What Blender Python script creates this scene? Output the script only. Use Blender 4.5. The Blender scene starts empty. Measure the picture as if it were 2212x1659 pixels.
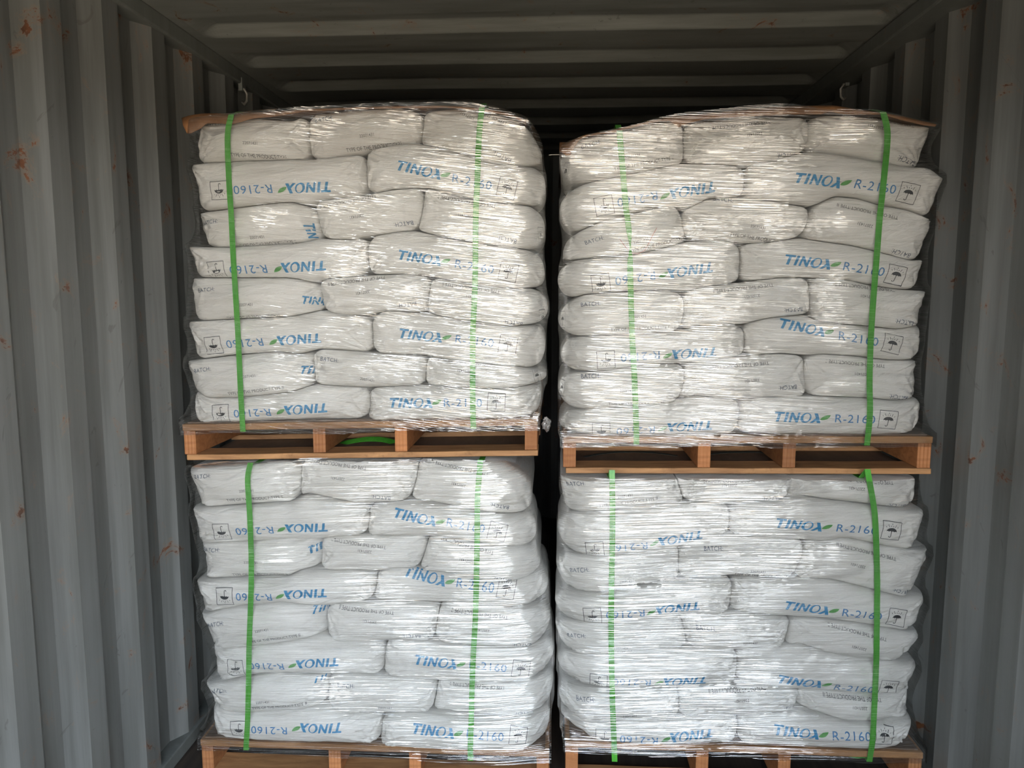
import bpy, bmesh, math, random
import numpy as np
from mathutils import Vector, Matrix
from mathutils.bvhtree import BVHTree

random.seed(7)
SC = bpy.context.scene
COL = SC.collection

# ------------------------------------------------------------------ camera, world, exposure
FPX = 1660.0
CAM = np.array([0.0, 0.0, 1.518])
YAW = math.radians(3.241)
PITCH = math.radians(6.842)
cam_data = bpy.data.cameras.new('camera')
cam_data.sensor_width = 36.0
cam_data.lens = FPX / 2212.0 * 36.0
cam_data.clip_start = 0.02
cam_data.clip_end = 200.0
cam = bpy.data.objects.new('camera', cam_data)
cam.location = CAM
cam.rotation_euler = (math.pi / 2 - PITCH, 0.0, YAW)
COL.objects.link(cam)
SC.camera = cam

SC.view_settings.view_transform = 'Standard'
SC.view_settings.look = 'None'
SC.view_settings.gamma = 1.0
SC.view_settings.use_curve_mapping = False
SC.view_settings.exposure = 2.27

world = bpy.data.worlds.new('yard_outside')
SC.world = world
world.use_nodes = True
wn, wl = world.node_tree.nodes, world.node_tree.links
wn.clear()
w_out = wn.new('ShaderNodeOutputWorld')
w_bg = wn.new('ShaderNodeBackground')
w_co = wn.new('ShaderNodeTexCoord')
w_sep = wn.new('ShaderNodeSeparateXYZ')
wl.new(w_co.outputs['Generated'], w_sep.inputs[0])
w_ramp = wn.new('ShaderNodeValToRGB')          # open yard: pale concrete below, hazy bright sky above
w_map = wn.new('ShaderNodeMapRange')
w_map.inputs['From Min'].default_value = -1.0
w_map.inputs['From Max'].default_value = 1.0
wl.new(w_sep.outputs['Z'], w_map.inputs['Value'])
wl.new(w_map.outputs[0], w_ramp.inputs['Fac'])
el = w_ramp.color_ramp.elements                # sunlit concrete / dark horizon band, then bright band, added for film streaks / bright sky
el[0].position = 0.0
el[0].color = (0.95, 0.80, 0.62, 1)
el[1].position = 1.0
el[1].color = (0.70, 0.98, 1.35, 1)
for pos_, col_ in ((0.40, (1.25, 1.04, 0.80)), (0.455, (0.22, 0.20, 0.17)), (0.534, (0.16, 0.17, 0.17)), (0.548, (4.2, 4.2, 4.1)), (0.588, (4.2, 4.25, 4.3)), (0.606, (1.4, 1.6, 1.85))):
    e = el.new(pos_); e.color = (*col_, 1)
w_side = wn.new('ShaderNodeMapRange')          # brighter towards the sunny side of the yard
w_side.inputs['From Min'].default_value = -1.0
w_side.inputs['From Max'].default_value = 1.0
w_side.inputs['To Min'].default_value = 0.22
w_side.inputs['To Max'].default_value = 1.75
wl.new(w_sep.outputs['X'], w_side.inputs['Value'])
wl.new(w_ramp.outputs['Color'], w_bg.inputs['Color'])
wl.new(w_side.outputs[0], w_bg.inputs['Strength'])
wl.new(w_bg.outputs[0], w_out.inputs['Surface'])

# ------------------------------------------------------------------ pixel rays (2212 x 1659 frame)
_cx, _sx = math.cos(math.pi / 2 - PITCH), math.sin(math.pi / 2 - PITCH)
_cz, _sz = math.cos(YAW), math.sin(YAW)
ROT = np.array([[_cz, -_sz, 0], [_sz, _cz, 0], [0, 0, 1]]) @ np.array([[1, 0, 0], [0, _cx, -_sx], [0, _sx, _cx]])

def ray(px, py):
    px = np.asarray(px, float); py = np.asarray(py, float)
    d = np.stack([(px - 1106.0) / FPX, -(py - 829.5) / FPX, -np.ones_like(px)], -1)
    return d @ ROT.T

def on_y(px, py, y):
    d = ray(px, py)
    return CAM + d * (y / d[..., 1:2])

def pt(px, py, y):
    return on_y(np.array([px]), np.array([py]), y)[0]

# ------------------------------------------------------------------ helpers
def mesh_obj(name, verts, faces, mat, parent=None, origin=None, smooth=True):
    verts = np.asarray(verts, float)
    o0 = np.zeros(3) if origin is None else np.asarray(origin, float)
    me = bpy.data.meshes.new(name)
    me.from_pydata((verts - o0).tolist(), [], [tuple(int(i) for i in f) for f in faces])
    me.materials.append(mat)
    if smooth:
        me.polygons.foreach_set('use_smooth', [True] * len(me.polygons))
    me.update()
    ob = bpy.data.objects.new(name, me)
    COL.objects.link(ob)
    if parent is not None:
        ob.parent = parent
        ob.location = o0 - np.array(parent_origin(parent))
    else:
        ob.location = o0
    return ob

def parent_origin(p):
    loc = Vector((0, 0, 0))
    while p is not None:
        loc = loc + p.location
        p = p.parent
    return loc

def empty(name, loc):
    ob = bpy.data.objects.new(name, None)
    ob.empty_display_size = 0.1
    ob.location = loc
    COL.objects.link(ob)
    return ob

def tag(o, label=None, cat=None, group=None, kind=None):
    if label: o['label'] = label
    if cat: o['category'] = cat
    if group: o['group'] = group
    if kind: o['kind'] = kind
    return o

class Geo:
    def __init__(self):
        self.v, self.f = [], []
    def box(self, x0, x1, y0, y1, z0, z1, jit=0.0):
        b = len(self.v)
        for x in (x0, x1):
            for y in (y0, y1):
                for z in (z0, z1):
                    self.v.append((x + random.uniform(-jit, jit), y + random.uniform(-jit, jit), z + random.uniform(-jit, jit)))
        for q in ((0, 1, 3, 2), (4, 6, 7, 5), (0, 4, 5, 1), (2, 3, 7, 6), (0, 2, 6, 4), (1, 5, 7, 3)):
            self.f.append(tuple(b + i for i in q))
        return self
    def tube(self, pts, r, n=8):
        pts = [Vector(p) for p in pts]
        b = len(self.v)
        up = Vector((0.13, 0.2, 0.97))
        for i, p in enumerate(pts):
            t = (pts[min(i + 1, len(pts) - 1)] - pts[max(i - 1, 0)]).normalized()
            s = t.cross(up)
            if s.length < 1e-3: s = t.cross(Vector((1, 0, 0)))
            s.normalize(); u = s.cross(t)
            for k in range(n):
                a = 2 * math.pi * k / n
                self.v.append(tuple(p + s * math.cos(a) * r + u * math.sin(a) * r))
        for i in range(len(pts) - 1):
            for k in range(n):
                self.f.append((b + i * n + k, b + i * n + (k + 1) % n, b + (i + 1) * n + (k + 1) % n, b + (i + 1) * n + k))
        self.f.append(tuple(b + k for k in range(n))[::-1])
        self.f.append(tuple(b + (len(pts) - 1) * n + k for k in range(n)))
        return self
    def build(self, name, mat, parent=None, origin=None, smooth=False, bevel=0.0):
        o = mesh_obj(name, self.v, self.f, mat, parent, origin, smooth)
        if bevel:
            m = o.modifiers.new('edge', 'BEVEL'); m.width = bevel; m.segments = 2; m.limit_method = 'ANGLE'
        return o

def vnoise(p, seed=0):
    """smooth value noise in [-1, 1] on points p (..., k)"""
    p = np.asarray(p, float)
    k = p.shape[-1]
    i = np.floor(p).astype(np.int64)
    f = p - i
    f = f * f * f * (f * (f * 6 - 15) + 10)
    out = np.zeros(p.shape[:-1])
    prim = np.array([73856093, 19349663, 83492791], dtype=np.int64)[:k]
    for c in range(2 ** k):
        off = np.array([(c >> d) & 1 for d in range(k)])
        h = ((i + off) * prim).sum(-1) + seed * 2654435761
        h = (h ^ (h >> 13)) * 1274126177 & 0x7FFFFFFF
        h = (h ^ (h >> 15)) & 0xFFFF
        w = np.prod(np.where(off == 1, f, 1 - f), -1)
        out += w * (h / 32767.5 - 1)
    return out

def blur1(a, r):
    if r < 1: return a
    k = np.exp(-0.5 * (np.arange(-3 * r, 3 * r + 1) / r) ** 2); k /= k.sum()
    return np.convolve(np.pad(a, 3 * r, mode='edge'), k, mode='valid')

# ------------------------------------------------------------------ materials
def material(name):
    m = bpy.data.materials.new(name)
    m.use_nodes = True
    nt = m.node_tree
    return m, nt.nodes, nt.links, nt.nodes['Principled BSDF']

def tex_noise(n, l, scale, detail=4.0, rough=0.55, stretch=(1, 1, 1), rot=(0, 0, 0), coord='Object', dist=0.0):
    co = n.new('ShaderNodeTexCoord'); mp = n.new('ShaderNodeMapping'); tx = n.new('ShaderNodeTexNoise')
    mp.inputs['Scale'].default_value = stretch
    if any(rot):                                  # turn first, then stretch
        tn = n.new('ShaderNodeMapping'); tn.inputs['Rotation'].default_value = rot
        l.new(co.outputs[coord], tn.inputs['Vector']); l.new(tn.outputs[0], mp.inputs['Vector'])
    else:
        l.new(co.outputs[coord], mp.inputs['Vector'])
    l.new(mp.outputs[0], tx.inputs['Vector'])
    tx.inputs['Scale'].default_value = scale
    tx.inputs['Detail'].default_value = detail
    tx.inputs['Roughness'].default_value = rough
    tx.inputs['Distortion'].default_value = dist
    return tx

def ramp(n, l, src, stops):
    r = n.new('ShaderNodeValToRGB')
    l.new(src, r.inputs['Fac'])
    e = r.color_ramp.elements
    e[0].position, e[0].color = stops[0][0], (*stops[0][1], 1)
    e[1].position, e[1].color = stops[-1][0], (*stops[-1][1], 1)
    for p, c in stops[1:-1]:
        x = e.new(p); x.color = (*c, 1)
    return r

def mix_rgb(n, l, fac, a, b, blend='MIX'):
    m = n.new('ShaderNodeMix'); m.data_type = 'RGBA'; m.blend_type = blend
    if isinstance(fac, float): m.inputs[0].default_value = fac
    else: l.new(fac, m.inputs[0])
    for sock, v in ((m.inputs[6], a), (m.inputs[7], b)):
        if isinstance(v, tuple): sock.default_value = (*v, 1)
        else: l.new(v, sock)
    return m.outputs[2]

def bump(n, l, bs, height, strength, dist, chain=None):
    b = n.new('ShaderNodeBump')
    b.inputs['Strength'].default_value = strength
    b.inputs['Distance'].default_value = dist
    l.new(height, b.inputs['Height'])
    if chain is not None: l.new(chain, b.inputs['Normal'])
    if bs is not None: l.new(b.outputs[0], bs.inputs['Normal'])
    return b.outputs[0]

def paint_material(name, base, rust_amount=0.5, patch=0.12, vertical=True):
    m, n, l, bs = material(name)
    big = tex_noise(n, l, 2.2, 3.0, 0.6, (1, 1, 0.35) if vertical else (0.4, 1, 1), coord='Generated' if False else 'Object')
    c1 = ramp(n, l, big.outputs['Fac'], [(0.35, tuple(x * (1 - patch) for x in base)), (0.65, tuple(x * (1 + patch) for x in base))])
    streak = tex_noise(n, l, 9.0, 5.0, 0.65, (3, 3, 0.12) if vertical else (0.3, 3, 3))
    c2 = ramp(n, l, streak.outputs['Fac'], [(0.38, (0.80, 0.80, 0.78)), (0.62, (1.08, 1.08, 1.08))])
    col = mix_rgb(n, l, 1.0, c1.outputs['Color'], c2.outputs['Color'], 'MULTIPLY')
    # chips that have rusted: sharp blotches with a soft brown halo, elongated
    r1 = tex_noise(n, l, 10.5, 6.0, 0.74, (1, 1, 0.8), dist=0.8)
    rm = ramp(n, l, r1.outputs['Fac'], [(0.690 - 0.045 * rust_amount, (0, 0, 0)), (0.715 - 0.045 * rust_amount, (1, 1, 1))])
    halo = ramp(n, l, r1.outputs['Fac'], [(0.62 - 0.04 * rust_amount, (0, 0, 0)), (0.74 - 0.04 * rust_amount, (0.7, 0.7, 0.7))])
    fine = tex_noise(n, l, 45.0, 4.0, 0.6)
    rc = ramp(n, l, fine.outputs['Fac'], [(0.3, (0.045, 0.020, 0.012)), (0.7, (0.16, 0.062, 0.025))])
    col = mix_rgb(n, l, halo.outputs['Color'], col, (0.20, 0.13, 0.085))
    col = mix_rgb(n, l, rm.outputs['Color'], col, rc.outputs['Color'])
    # scuffs
    s1 = tex_noise(n, l, 16.0, 3.0, 0.75, (1, 1, 0.35), rot=(0.5, 0.2, 0.3), dist=1.5)
    sm = ramp(n, l, s1.outputs['Fac'], [(0.665, (0, 0, 0)), (0.70, (0.5, 0.5, 0.5))])
    col = mix_rgb(n, l, sm.outputs['Color'], col, (0.07, 0.07, 0.065))
    l.new(col, bs.inputs['Base Color'])
    rr = ramp(n, l, streak.outputs['Fac'], [(0.3, (0.42, 0.42, 0.42)), (0.7, (0.6, 0.6, 0.6))])
    l.new(rr.outputs['Color'], bs.inputs['Roughness'])
    d = tex_noise(n, l, 5.0, 3.0, 0.5)
    b1 = bump(n, l, None, d.outputs['Fac'], 0.25, 0.02)
    bump(n, l, bs, fine.outputs['Fac'], 0.12, 0.003, b1)
    return m

M = {}
M['wall'] = paint_material('grey_container_paint', (0.136, 0.142, 0.138), 1.2)
M['ceiling'] = paint_material('grey_roof_paint', (0.176, 0.186, 0.176), 0.9, 0.10, vertical=False)
M['rail'] = paint_material('grey_rail_paint', (0.135, 0.145, 0.138), 0.5)

m, n, l, bs = material('container_plywood_floor')
g = tex_noise(n, l, 6, 5, 0.6, (8, 0.6, 1))
c = ramp(n, l, g.outputs['Fac'], [(0.3, (0.018, 0.013, 0.010)), (0.7, (0.045, 0.032, 0.023))])
l.new(c.outputs['Color'], bs.inputs['Base Color']); bs.inputs['Roughness'].default_value = 0.75
M['floor'] = m

def sack_material():
    m, n, l, bs = material('white_woven_sack')
    big = tex_noise(n, l, 5.0, 3.0, 0.55, (1, 1, 1.4))
    c1 = ramp(n, l, big.outputs['Fac'], [(0.3, (0.70, 0.685, 0.655)), (0.7, (0.80, 0.79, 0.765))])
    st = tex_noise(n, l, 30.0, 5.0, 0.62, (0.16, 0.16, 1.6), dist=0.4)
    c2 = ramp(n, l, st.outputs['Fac'], [(0.30, (0.87, 0.86, 0.84)), (0.52, (1.0, 1.0, 1.0))])
    col = mix_rgb(n, l, 1.0, c1.outputs['Color'], c2.outputs['Color'], 'MULTIPLY')
    l.new(col, bs.inputs['Base Color'])
    bs.inputs['Roughness'].default_value = 0.5
    bs.inputs['Specular IOR Level'].default_value = 0.35
    bs.inputs['Sheen Weight'].default_value = 0.05
    cr = tex_noise(n, l, 11.0, 4.0, 0.6, (0.45, 0.45, 1.5), rot=(0, 0.25, 0), dist=1.2)
    b0 = bump(n, l, None, cr.outputs['Fac'], 0.6, 0.022)
    b1 = bump(n, l, None, st.outputs['Fac'], 0.6, 0.012, b0)
    fine = tex_noise(n, l, 60.0, 3.0, 0.6, (0.2, 0.2, 1.5), rot=(0, -0.12, 0))
    bump(n, l, bs, fine.outputs['Fac'], 0.25, 0.003, b1)
    return m
M['sack'] = sack_material()

def ink(name, colr, rough=0.5):
    m, n, l, bs = material(name)
    w = tex_noise(n, l, 90.0, 3.0, 0.6)
    c = ramp(n, l, w.outputs['Fac'], [(0.35, colr), (0.75, tuple(min(1.0, x * 1.25 + 0.03) for x in colr))])
    l.new(c.outputs['Color'], bs.inputs['Base Color'])
    bs.inputs['Roughness'].default_value = rough
    return m
M['blue'] = ink('blue_ink', (0.016, 0.205, 0.420))
M['code'] = ink('steel_blue_ink', (0.035, 0.180, 0.400))
M['leaf'] = ink('leaf_green_ink', (0.085, 0.300, 0.075))
M['black'] = ink('black_ink', (0.022, 0.026, 0.032))
M['grey'] = ink('slate_ink', (0.050, 0.075, 0.125))
M['small'] = ink('grey_ink', (0.060, 0.060, 0.065))

def wood_material(name, a, b):
    m, n, l, bs = material(name)
    oi = n.new('ShaderNodeObjectInfo')
    g = tex_noise(n, l, 5.0, 5.0, 0.6, (1.2, 6, 9), dist=0.8)
    c = ramp(n, l, g.outputs['Fac'], [(0.28, a), (0.72, b)])
    d = tex_noise(n, l, 10.0, 5.0, 0.7)
    dm = ramp(n, l, d.outputs['Fac'], [(0.60, (1, 1, 1)), (0.78, (0.45, 0.40, 0.36))])
    col = mix_rgb(n, l, 1.0, c.outputs['Color'], dm.outputs['Color'], 'MULTIPLY')
    hs = n.new('ShaderNodeHueSaturation')
    mr = n.new('ShaderNodeMapRange'); mr.inputs['To Min'].default_value = 0.72; mr.inputs['To Max'].default_value = 1.2
    l.new(oi.outputs['Random'], mr.inputs['Value']); l.new(mr.outputs[0], hs.inputs['Value'])
    l.new(col, hs.inputs['Color'])
    l.new(hs.outputs[0], bs.inputs['Base Color'])
    bs.inputs['Roughness'].default_value = 0.7
    bump(n, l, bs, g.outputs['Fac'], 0.3, 0.004)
    return m
M['wood'] = wood_material('pallet_pine', (0.22, 0.105, 0.042), (0.46, 0.245, 0.105))
M['wood2'] = wood_material('pallet_hardwood', (0.26, 0.095, 0.032), (0.44, 0.190, 0.070))

def card_material(name, a, b):
    m, n, l, bs = material(name)
    g = tex_noise(n, l, 14.0, 4.0, 0.6, (2, 0.5, 1))
    c = ramp(n, l, g.outputs['Fac'], [(0.3, a), (0.7, b)])
    l.new(c.outputs['Color'], bs.inputs['Base Color'])
    bs.inputs['Roughness'].default_value = 0.6
    bump(n, l, bs, g.outputs['Fac'], 0.2, 0.004)
    return m
M['card'] = card_material('brown_cardboard', (0.20, 0.090, 0.034), (0.31, 0.148, 0.060))
M['kraft'] = card_material('dull_kraft_board', (0.130, 0.088, 0.062), (0.190, 0.130, 0.092))

m, n, l, bs = material('green_strapping')
w = tex_noise(n, l, 120.0, 2.0, 0.5, (1, 1, 0.15))
c = ramp(n, l, w.outputs['Fac'], [(0.3, (0.060, 0.330, 0.030)), (0.7, (0.095, 0.430, 0.050))])
l.new(c.outputs['Color'], bs.inputs['Base Color'])
bs.inputs['Roughness'].default_value = 0.35
bs.inputs['Alpha'].default_value = 0.9
M['strap'] = m
m, n, l, bs = material('dark_strapping')
w = tex_noise(n, l, 60.0, 2.0, 0.5)
c = ramp(n, l, w.outputs['Fac'], [(0.3, (0.02, 0.025, 0.022)), (0.7, (0.05, 0.06, 0.055))])
l.new(c.outputs['Color'], bs.inputs['Base Color']); bs.inputs['Roughness'].default_value = 0.35
M['dark_strap'] = m
M['red'] = ink('red_thread_dye', (0.45, 0.02, 0.015))

m, n, l, bs = material('worn_steel')
w = tex_noise(n, l, 40.0, 4.0, 0.6)
c = ramp(n, l, w.outputs['Fac'], [(0.3, (0.22, 0.21, 0.19)), (0.7, (0.42, 0.41, 0.38))])
l.new(c.outputs['Color'], bs.inputs['Base Color'])
bs.inputs['Roughness'].default_value = 0.5; bs.inputs['Metallic'].default_value = 0.3
M['steel'] = m

def film_material(name, shear, gain):
    """clear stretch film: mostly see-through, mirror-like skin, drawn into horizontal wrinkles"""
    m = bpy.data.materials.new(name); m.use_nodes = True
    n, l = m.node_tree.nodes, m.node_tree.links
    n.clear()
    out = n.new('ShaderNodeOutputMaterial')
    tr = n.new('ShaderNodeBsdfTransparent'); tr.inputs['Color'].default_value = (0.965, 0.97, 0.965, 1)
    gl = n.new('ShaderNodeBsdfGlossy'); gl.inputs['Roughness'].default_value = 0.025
    gl.inputs['Color'].default_value = (1, 1, 1, 1)
    mx = n.new('ShaderNodeMixShader')
    lw = n.new('ShaderNodeFresnel'); lw.inputs['IOR'].default_value = 1.5
    ma = n.new('ShaderNodeMath'); ma.operation = 'MULTIPLY'; ma.inputs[1].default_value = gain; ma.use_clamp = True
    l.new(lw.outputs[0], ma.inputs[0])
    mn = n.new('ShaderNodeMath'); mn.operation = 'MINIMUM'; mn.inputs[1].default_value = 0.33
    l.new(ma.outputs[0], mn.inputs[0])
    l.new(mn.outputs[0], mx.inputs['Fac']); l.new(tr.outputs[0], mx.inputs[1]); l.new(gl.outputs[0], mx.inputs[2])
    l.new(mx.outputs[0], out.inputs['Surface'])
    # wrinkles
    lo = tex_noise(n, l, 2.6, 2.0, 0.5)
    a = tex_noise(n, l, 1.0, 1.5, 0.5, (1.15, 1.15, 130.0), rot=(0, shear, 0), dist=0.05)
    b = tex_noise(n, l, 1.0, 1.0, 0.5, (1.8, 1.8, 190.0), rot=(0, shear * 0.6, 0), dist=0.05)
    c = tex_noise(n, l, 7.0, 3.0, 0.6, (1, 1, 1.6))
    am = ramp(n, l, lo.outputs['Fac'], [(0.36, (0.5, 0.5, 0.5)), (0.56, (1, 1, 1))])
    def ridge(src, sharp, power):                 # thin raised gathers with flat film between them
        q = src
        for op, v in (('SUBTRACT', 0.5), ('ABSOLUTE', None), ('MULTIPLY', sharp)):
            k = n.new('ShaderNodeMath'); k.operation = op
            l.new(q, k.inputs[0])
            if v is not None: k.inputs[1].default_value = v
            q = k.outputs[0]
        k = n.new('ShaderNodeMath'); k.operation = 'SUBTRACT'; k.use_clamp = True; k.inputs[0].default_value = 1.0
        l.new(q, k.inputs[1])
        p = n.new('ShaderNodeMath'); p.operation = 'POWER'; p.inputs[1].default_value = power
        l.new(k.outputs[0], p.inputs[0])
        return p.outputs[0]
    mu = n.new('ShaderNodeMath'); mu.operation = 'MULTIPLY'
    l.new(ridge(a.outputs['Fac'], 6.0, 2.0), mu.inputs[0]); l.new(am.outputs['Color'], mu.inputs[1])
    b0 = bump(n, l, None, c.outputs['Fac'], 1.0, 0.005)
    b1 = bump(n, l, None, mu.outputs[0], 1.0, 0.0028, b0)
    b2 = bump(n, l, None, ridge(b.outputs['Fac'], 6.0, 2.0), 1.0, 0.0008, b1)
    l.new(b2, gl.inputs['Normal'])
    return m
M['film'] = {k: film_material('clear_stretch_film_' + nm, sh, 6.3) for k, nm, sh in (('UL', 'rising', -0.13), ('UR', 'slight', -0.05), ('LL', 'level', 0.02), ('LR', 'falling', 0.035))}

# ------------------------------------------------------------------ container
XL, XR, ZC, Y_DOOR, Y_END = -1.225, 1.118, 2.365, -0.8, 5.1

def corrugated_wall(name, x, sign, k0, pitch, label):
    ys, xs = [], []
    prof = []
    y = k0
    while y > Y_DOOR: y -= pitch
    while y < Y_END + pitch:
        prof += [(y, 0.0), (y + 0.055, 0.036), (y + 0.055 + (pitch - 0.19), 0.036), (y + pitch - 0.078, 0.0)]
        y += pitch
    prof = [(max(Y_DOOR, min(Y_END, a)), d) for a, d in prof]
    v, f = [], []
    for a, d in prof:
        v.append((x + sign * d, a, 0.0)); v.append((x + sign * d, a, 2.33))
    for i in range(len(prof) - 1):
        f.append((2 * i, 2 * i + 2, 2 * i + 3, 2 * i + 1))
    # outer skin gives the sheet its thickness
    nb = len(v)
    for a, d in prof:
        v.append((x + sign * (d + 0.003), a, 0.0)); v.append((x + sign * (d + 0.003), a, 2.33))
    for i in range(len(prof) - 1):
        f.append((nb + 2 * i, nb + 2 * i + 1, nb + 2 * i + 3, nb + 2 * i + 2))
    o = mesh_obj(name, v, f, M['wall'], origin=(x, 2.0, 0.0), smooth=False)
    mo = o.modifiers.new('soft', 'BEVEL'); mo.width = 0.008; mo.segments = 3; mo.limit_method = 'ANGLE'; mo.angle_limit = math.radians(15)
    tag(o, label, 'container wall', kind='structure')
    return o

corrugated_wall('wall_left', XL, -1, 1.925, 0.2595, 'grey corrugated steel wall with rust chips, on the left side of the container')
corrugated_wall('wall_right', XR, 1, 1.905, 0.275, 'darker grey corrugated steel wall on the right side of the container')

# end wall
g = Geo()
x = XL - 0.03
prof = []
while x < XR + 0.25:
    prof += [(x, 0), (x + 0.06, 0.04), (x + 0.13, 0.04), (x + 0.19, 0)]
    x += 0.26
v, f = [], []
for a, d in prof:
    a = min(a, XR + 0.03)
    v += [(a, Y_END - 0.05 + d, 0), (a, Y_END - 0.05 + d, ZC + 0.02)]
for i in range(len(prof) - 1):
    f.append((2 * i, 2 * i + 1, 2 * i + 3, 2 * i + 2))
o = mesh_obj('wall_back', v, f, M['wall'], origin=(0, Y_END, 0), smooth=False)
tag(o, 'dark corrugated steel end wall deep inside the container', 'container wall', kind='structure')

# roof: pressed ribs that stop short of the side rails
PIT, K0 = 0.352, 2.45
_ys = [Y_DOOR, Y_END]
_k = K0 - PIT * math.ceil((K0 - Y_DOOR) / PIT)
while _k < Y_END:
    _ys += [_k + q for q in (0.0, 0.004, 0.018, 0.022, 0.07, 0.134, 0.140, 0.155, 0.170, 0.183, 0.188, 0.24, 0.30)]
    _k += PIT
yy = np.array(sorted(q for q in _ys if Y_DOOR <= q <= Y_END))
nyr = len(yy)
xx = np.concatenate([[XL - 0.04], np.linspace(XL + 0.03, XL + 0.16, 14), np.linspace(XL + 0.25, XR - 0.25, 8), np.linspace(XR - 0.16, XR - 0.03, 14), [XR + 0.04]])
ph = np.mod(yy - K0, PIT)
def smooth_step(a, b, t):
    t = np.clip((t - a) / (b - a), 0, 1); return t * t * (3 - 2 * t)
up = np.clip((ph - 0.001) / 0.02, 0, 1) * (1 - np.clip((ph - 0.137) / 0.049, 0, 1))        # 1 = raised panel
X, Yg = np.meshgrid(xx, yy)
end = smooth_step(XL + 0.045, XL + 0.115, X) * (1 - smooth_step(XR - 0.125, XR - 0.055, X))
zed = ZC + 0.030 * up[:, None] * end + 0.004 * vnoise(np.stack([X * 1.5, Yg * 1.2], -1), 3)
nx = len(xx)
v = np.stack([X, Yg, zed], -1).reshape(-1, 3)
f = [(j * nx + i, (j + 1) * nx + i, (j + 1) * nx + i + 1, j * nx + i + 1) for j in range(nyr - 1) for i in range(nx - 1)]
o = mesh_obj('ceiling', v, f, M['ceiling'], origin=(0, 2, ZC), smooth=False)
tag(o, 'grey pressed steel container roof with cross ribs', 'container roof', kind='structure')

g = Geo().box(XL - 0.05, XR + 0.05, Y_DOOR, Y_END, -0.03, 0.0)
o = g.build('floor', M['floor'], origin=(0, 2, 0))
tag(o, 'dark plywood container floor', 'floor', kind='structure')
for nm, x0, x1, lab in (('trim_1', XL - 0.05, XL + 0.015, 'grey top side rail above the left corrugated wall'), ('trim_2', XR - 0.07, XR + 0.05, 'grey top side rail above the right corrugated wall')):
    o = Geo().box(x0, x1, Y_DOOR, Y_END, 2.312, ZC - 0.001).build(nm, M['rail'], origin=((x0 + x1) / 2, 2, 2.33), bevel=0.006)
    tag(o, lab, 'rail', kind='structure')
o = Geo().box(XL - 0.05, XL + 0.012, Y_DOOR, Y_END, 0.0, 0.045).build('baseboard_left', M['rail'], origin=(XL, 2, 0), bevel=0.004)
tag(o, 'grey bottom rail along the left wall at the floor', 'rail', kind='structure')
o = Geo().box(XR - 0.005, XR + 0.05, Y_DOOR, Y_END, 0.0, 0.045).build('baseboard_right', M['rail'], origin=(XR, 2, 0), bevel=0.004)
tag(o, 'grey bottom rail along the right wall at the floor', 'rail', kind='structure')

# ------------------------------------------------------------------ print patterns (2-D meshes, cap height 1, centred)
def finish_pattern(bm, edge):
    bmesh.ops.triangulate(bm, faces=bm.faces[:])
    for _ in range(4):
        es = [e for e in bm.edges if e.calc_length() > edge]
        if not es: break
        bmesh.ops.subdivide_edges(bm, edges=es, cuts=1)
        bmesh.ops.triangulate(bm, faces=[f for f in bm.faces if len(f.verts) > 3])
    bm.verts.index_update()
    v = np.array([(q.co.x, q.co.y) for q in bm.verts])
    f = [tuple(q.index for q in fc.verts) for fc in bm.faces]
    bm.free()
    return v, f

def text_pattern(body, stretch=1.0, edge=0.8, spacing=1.0):
    cu = bpy.data.curves.new('print_source', 'FONT')
    cu.body = body; cu.resolution_u = 3; cu.space_character = spacing
    ob = bpy.data.objects.new('print_source', cu)
    COL.objects.link(ob)
    dg = bpy.context.evaluated_depsgraph_get(); dg.update()
    me = ob.evaluated_get(dg).to_mesh()
    bm = bmesh.new(); bm.from_mesh(me)
    ob.evaluated_get(dg).to_mesh_clear()
    bpy.data.objects.remove(ob); bpy.data.curves.remove(cu)
    ys = [q.co.y for q in bm.verts]; xs = [q.co.x for q in bm.verts]
    h = max(ys) - min(ys)
    for q in bm.verts:
        q.co.x = (q.co.x - (max(xs) + min(xs)) / 2) / h * stretch
        q.co.y = (q.co.y - (max(ys) + min(ys)) / 2) / h
    return finish_pattern(bm, edge)

def poly_pattern(polys, edge=0.45, slant=0.0, centre=(0, 0)):
    bm = bmesh.new()
    for p in polys:
        vs = [bm.verts.new((x + slant * (y - 0.5) - centre[0], y - centre[1], 0)) for x, y in p]
        bm.faces.new(vs)
    return finish_pattern(bm, edge)

def ring(cx, cy, rx, ry, ix, iy, dx=0, dy=0, n=28):
    q = []
    for k in range(n):
        a, b = 2 * math.pi * k / n, 2 * math.pi * (k + 1) / n
        q.append([(cx + rx * math.cos(a), cy + ry * math.sin(a)), (cx + rx * math.cos(b), cy + ry * math.sin(b)),
                  (cx + dx + ix * math.cos(b), cy + dy + iy * math.sin(b)), (cx + dx + ix * math.cos(a), cy + dy + iy * math.sin(a))])
    return q

word = []
word += [[(0.0, 0.80), (0.98, 0.80), (1.0, 1.0), (-0.02, 1.0)], [(0.36, 0.0), (0.64, 0.0), (0.64, 0.80), (0.36, 0.80)]]          # T
word += [[(1.12, 0.0), (1.40, 0.0), (1.40, 1.0), (1.12, 1.0)]]                                                                   # I
word += [[(1.62, 0.0), (1.84, 0.0), (1.84, 1.0), (1.62, 1.0)], [(1.84, 1.0), (1.84, 0.62), (2.32, 0.0), (2.32, 0.38)],
         [(2.32, 0.0), (2.54, 0.0), (2.54, 1.0), (2.32, 1.0)]]                                                                   # N
word += ring(3.22, 0.5, 0.54, 0.52, 0.32, 0.40, 0.05, 0.04)                                                                      # O
word += [[(3.93, 1.0), (4.27, 1.0), (4.86, 0.0), (4.50, 0.0)], [(4.24, 0.56), (4.40, 0.32), (4.06, 0.0), (3.74, 0.0)]]           # X without its upper arm
WC = (2.43, 0.5)
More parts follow.
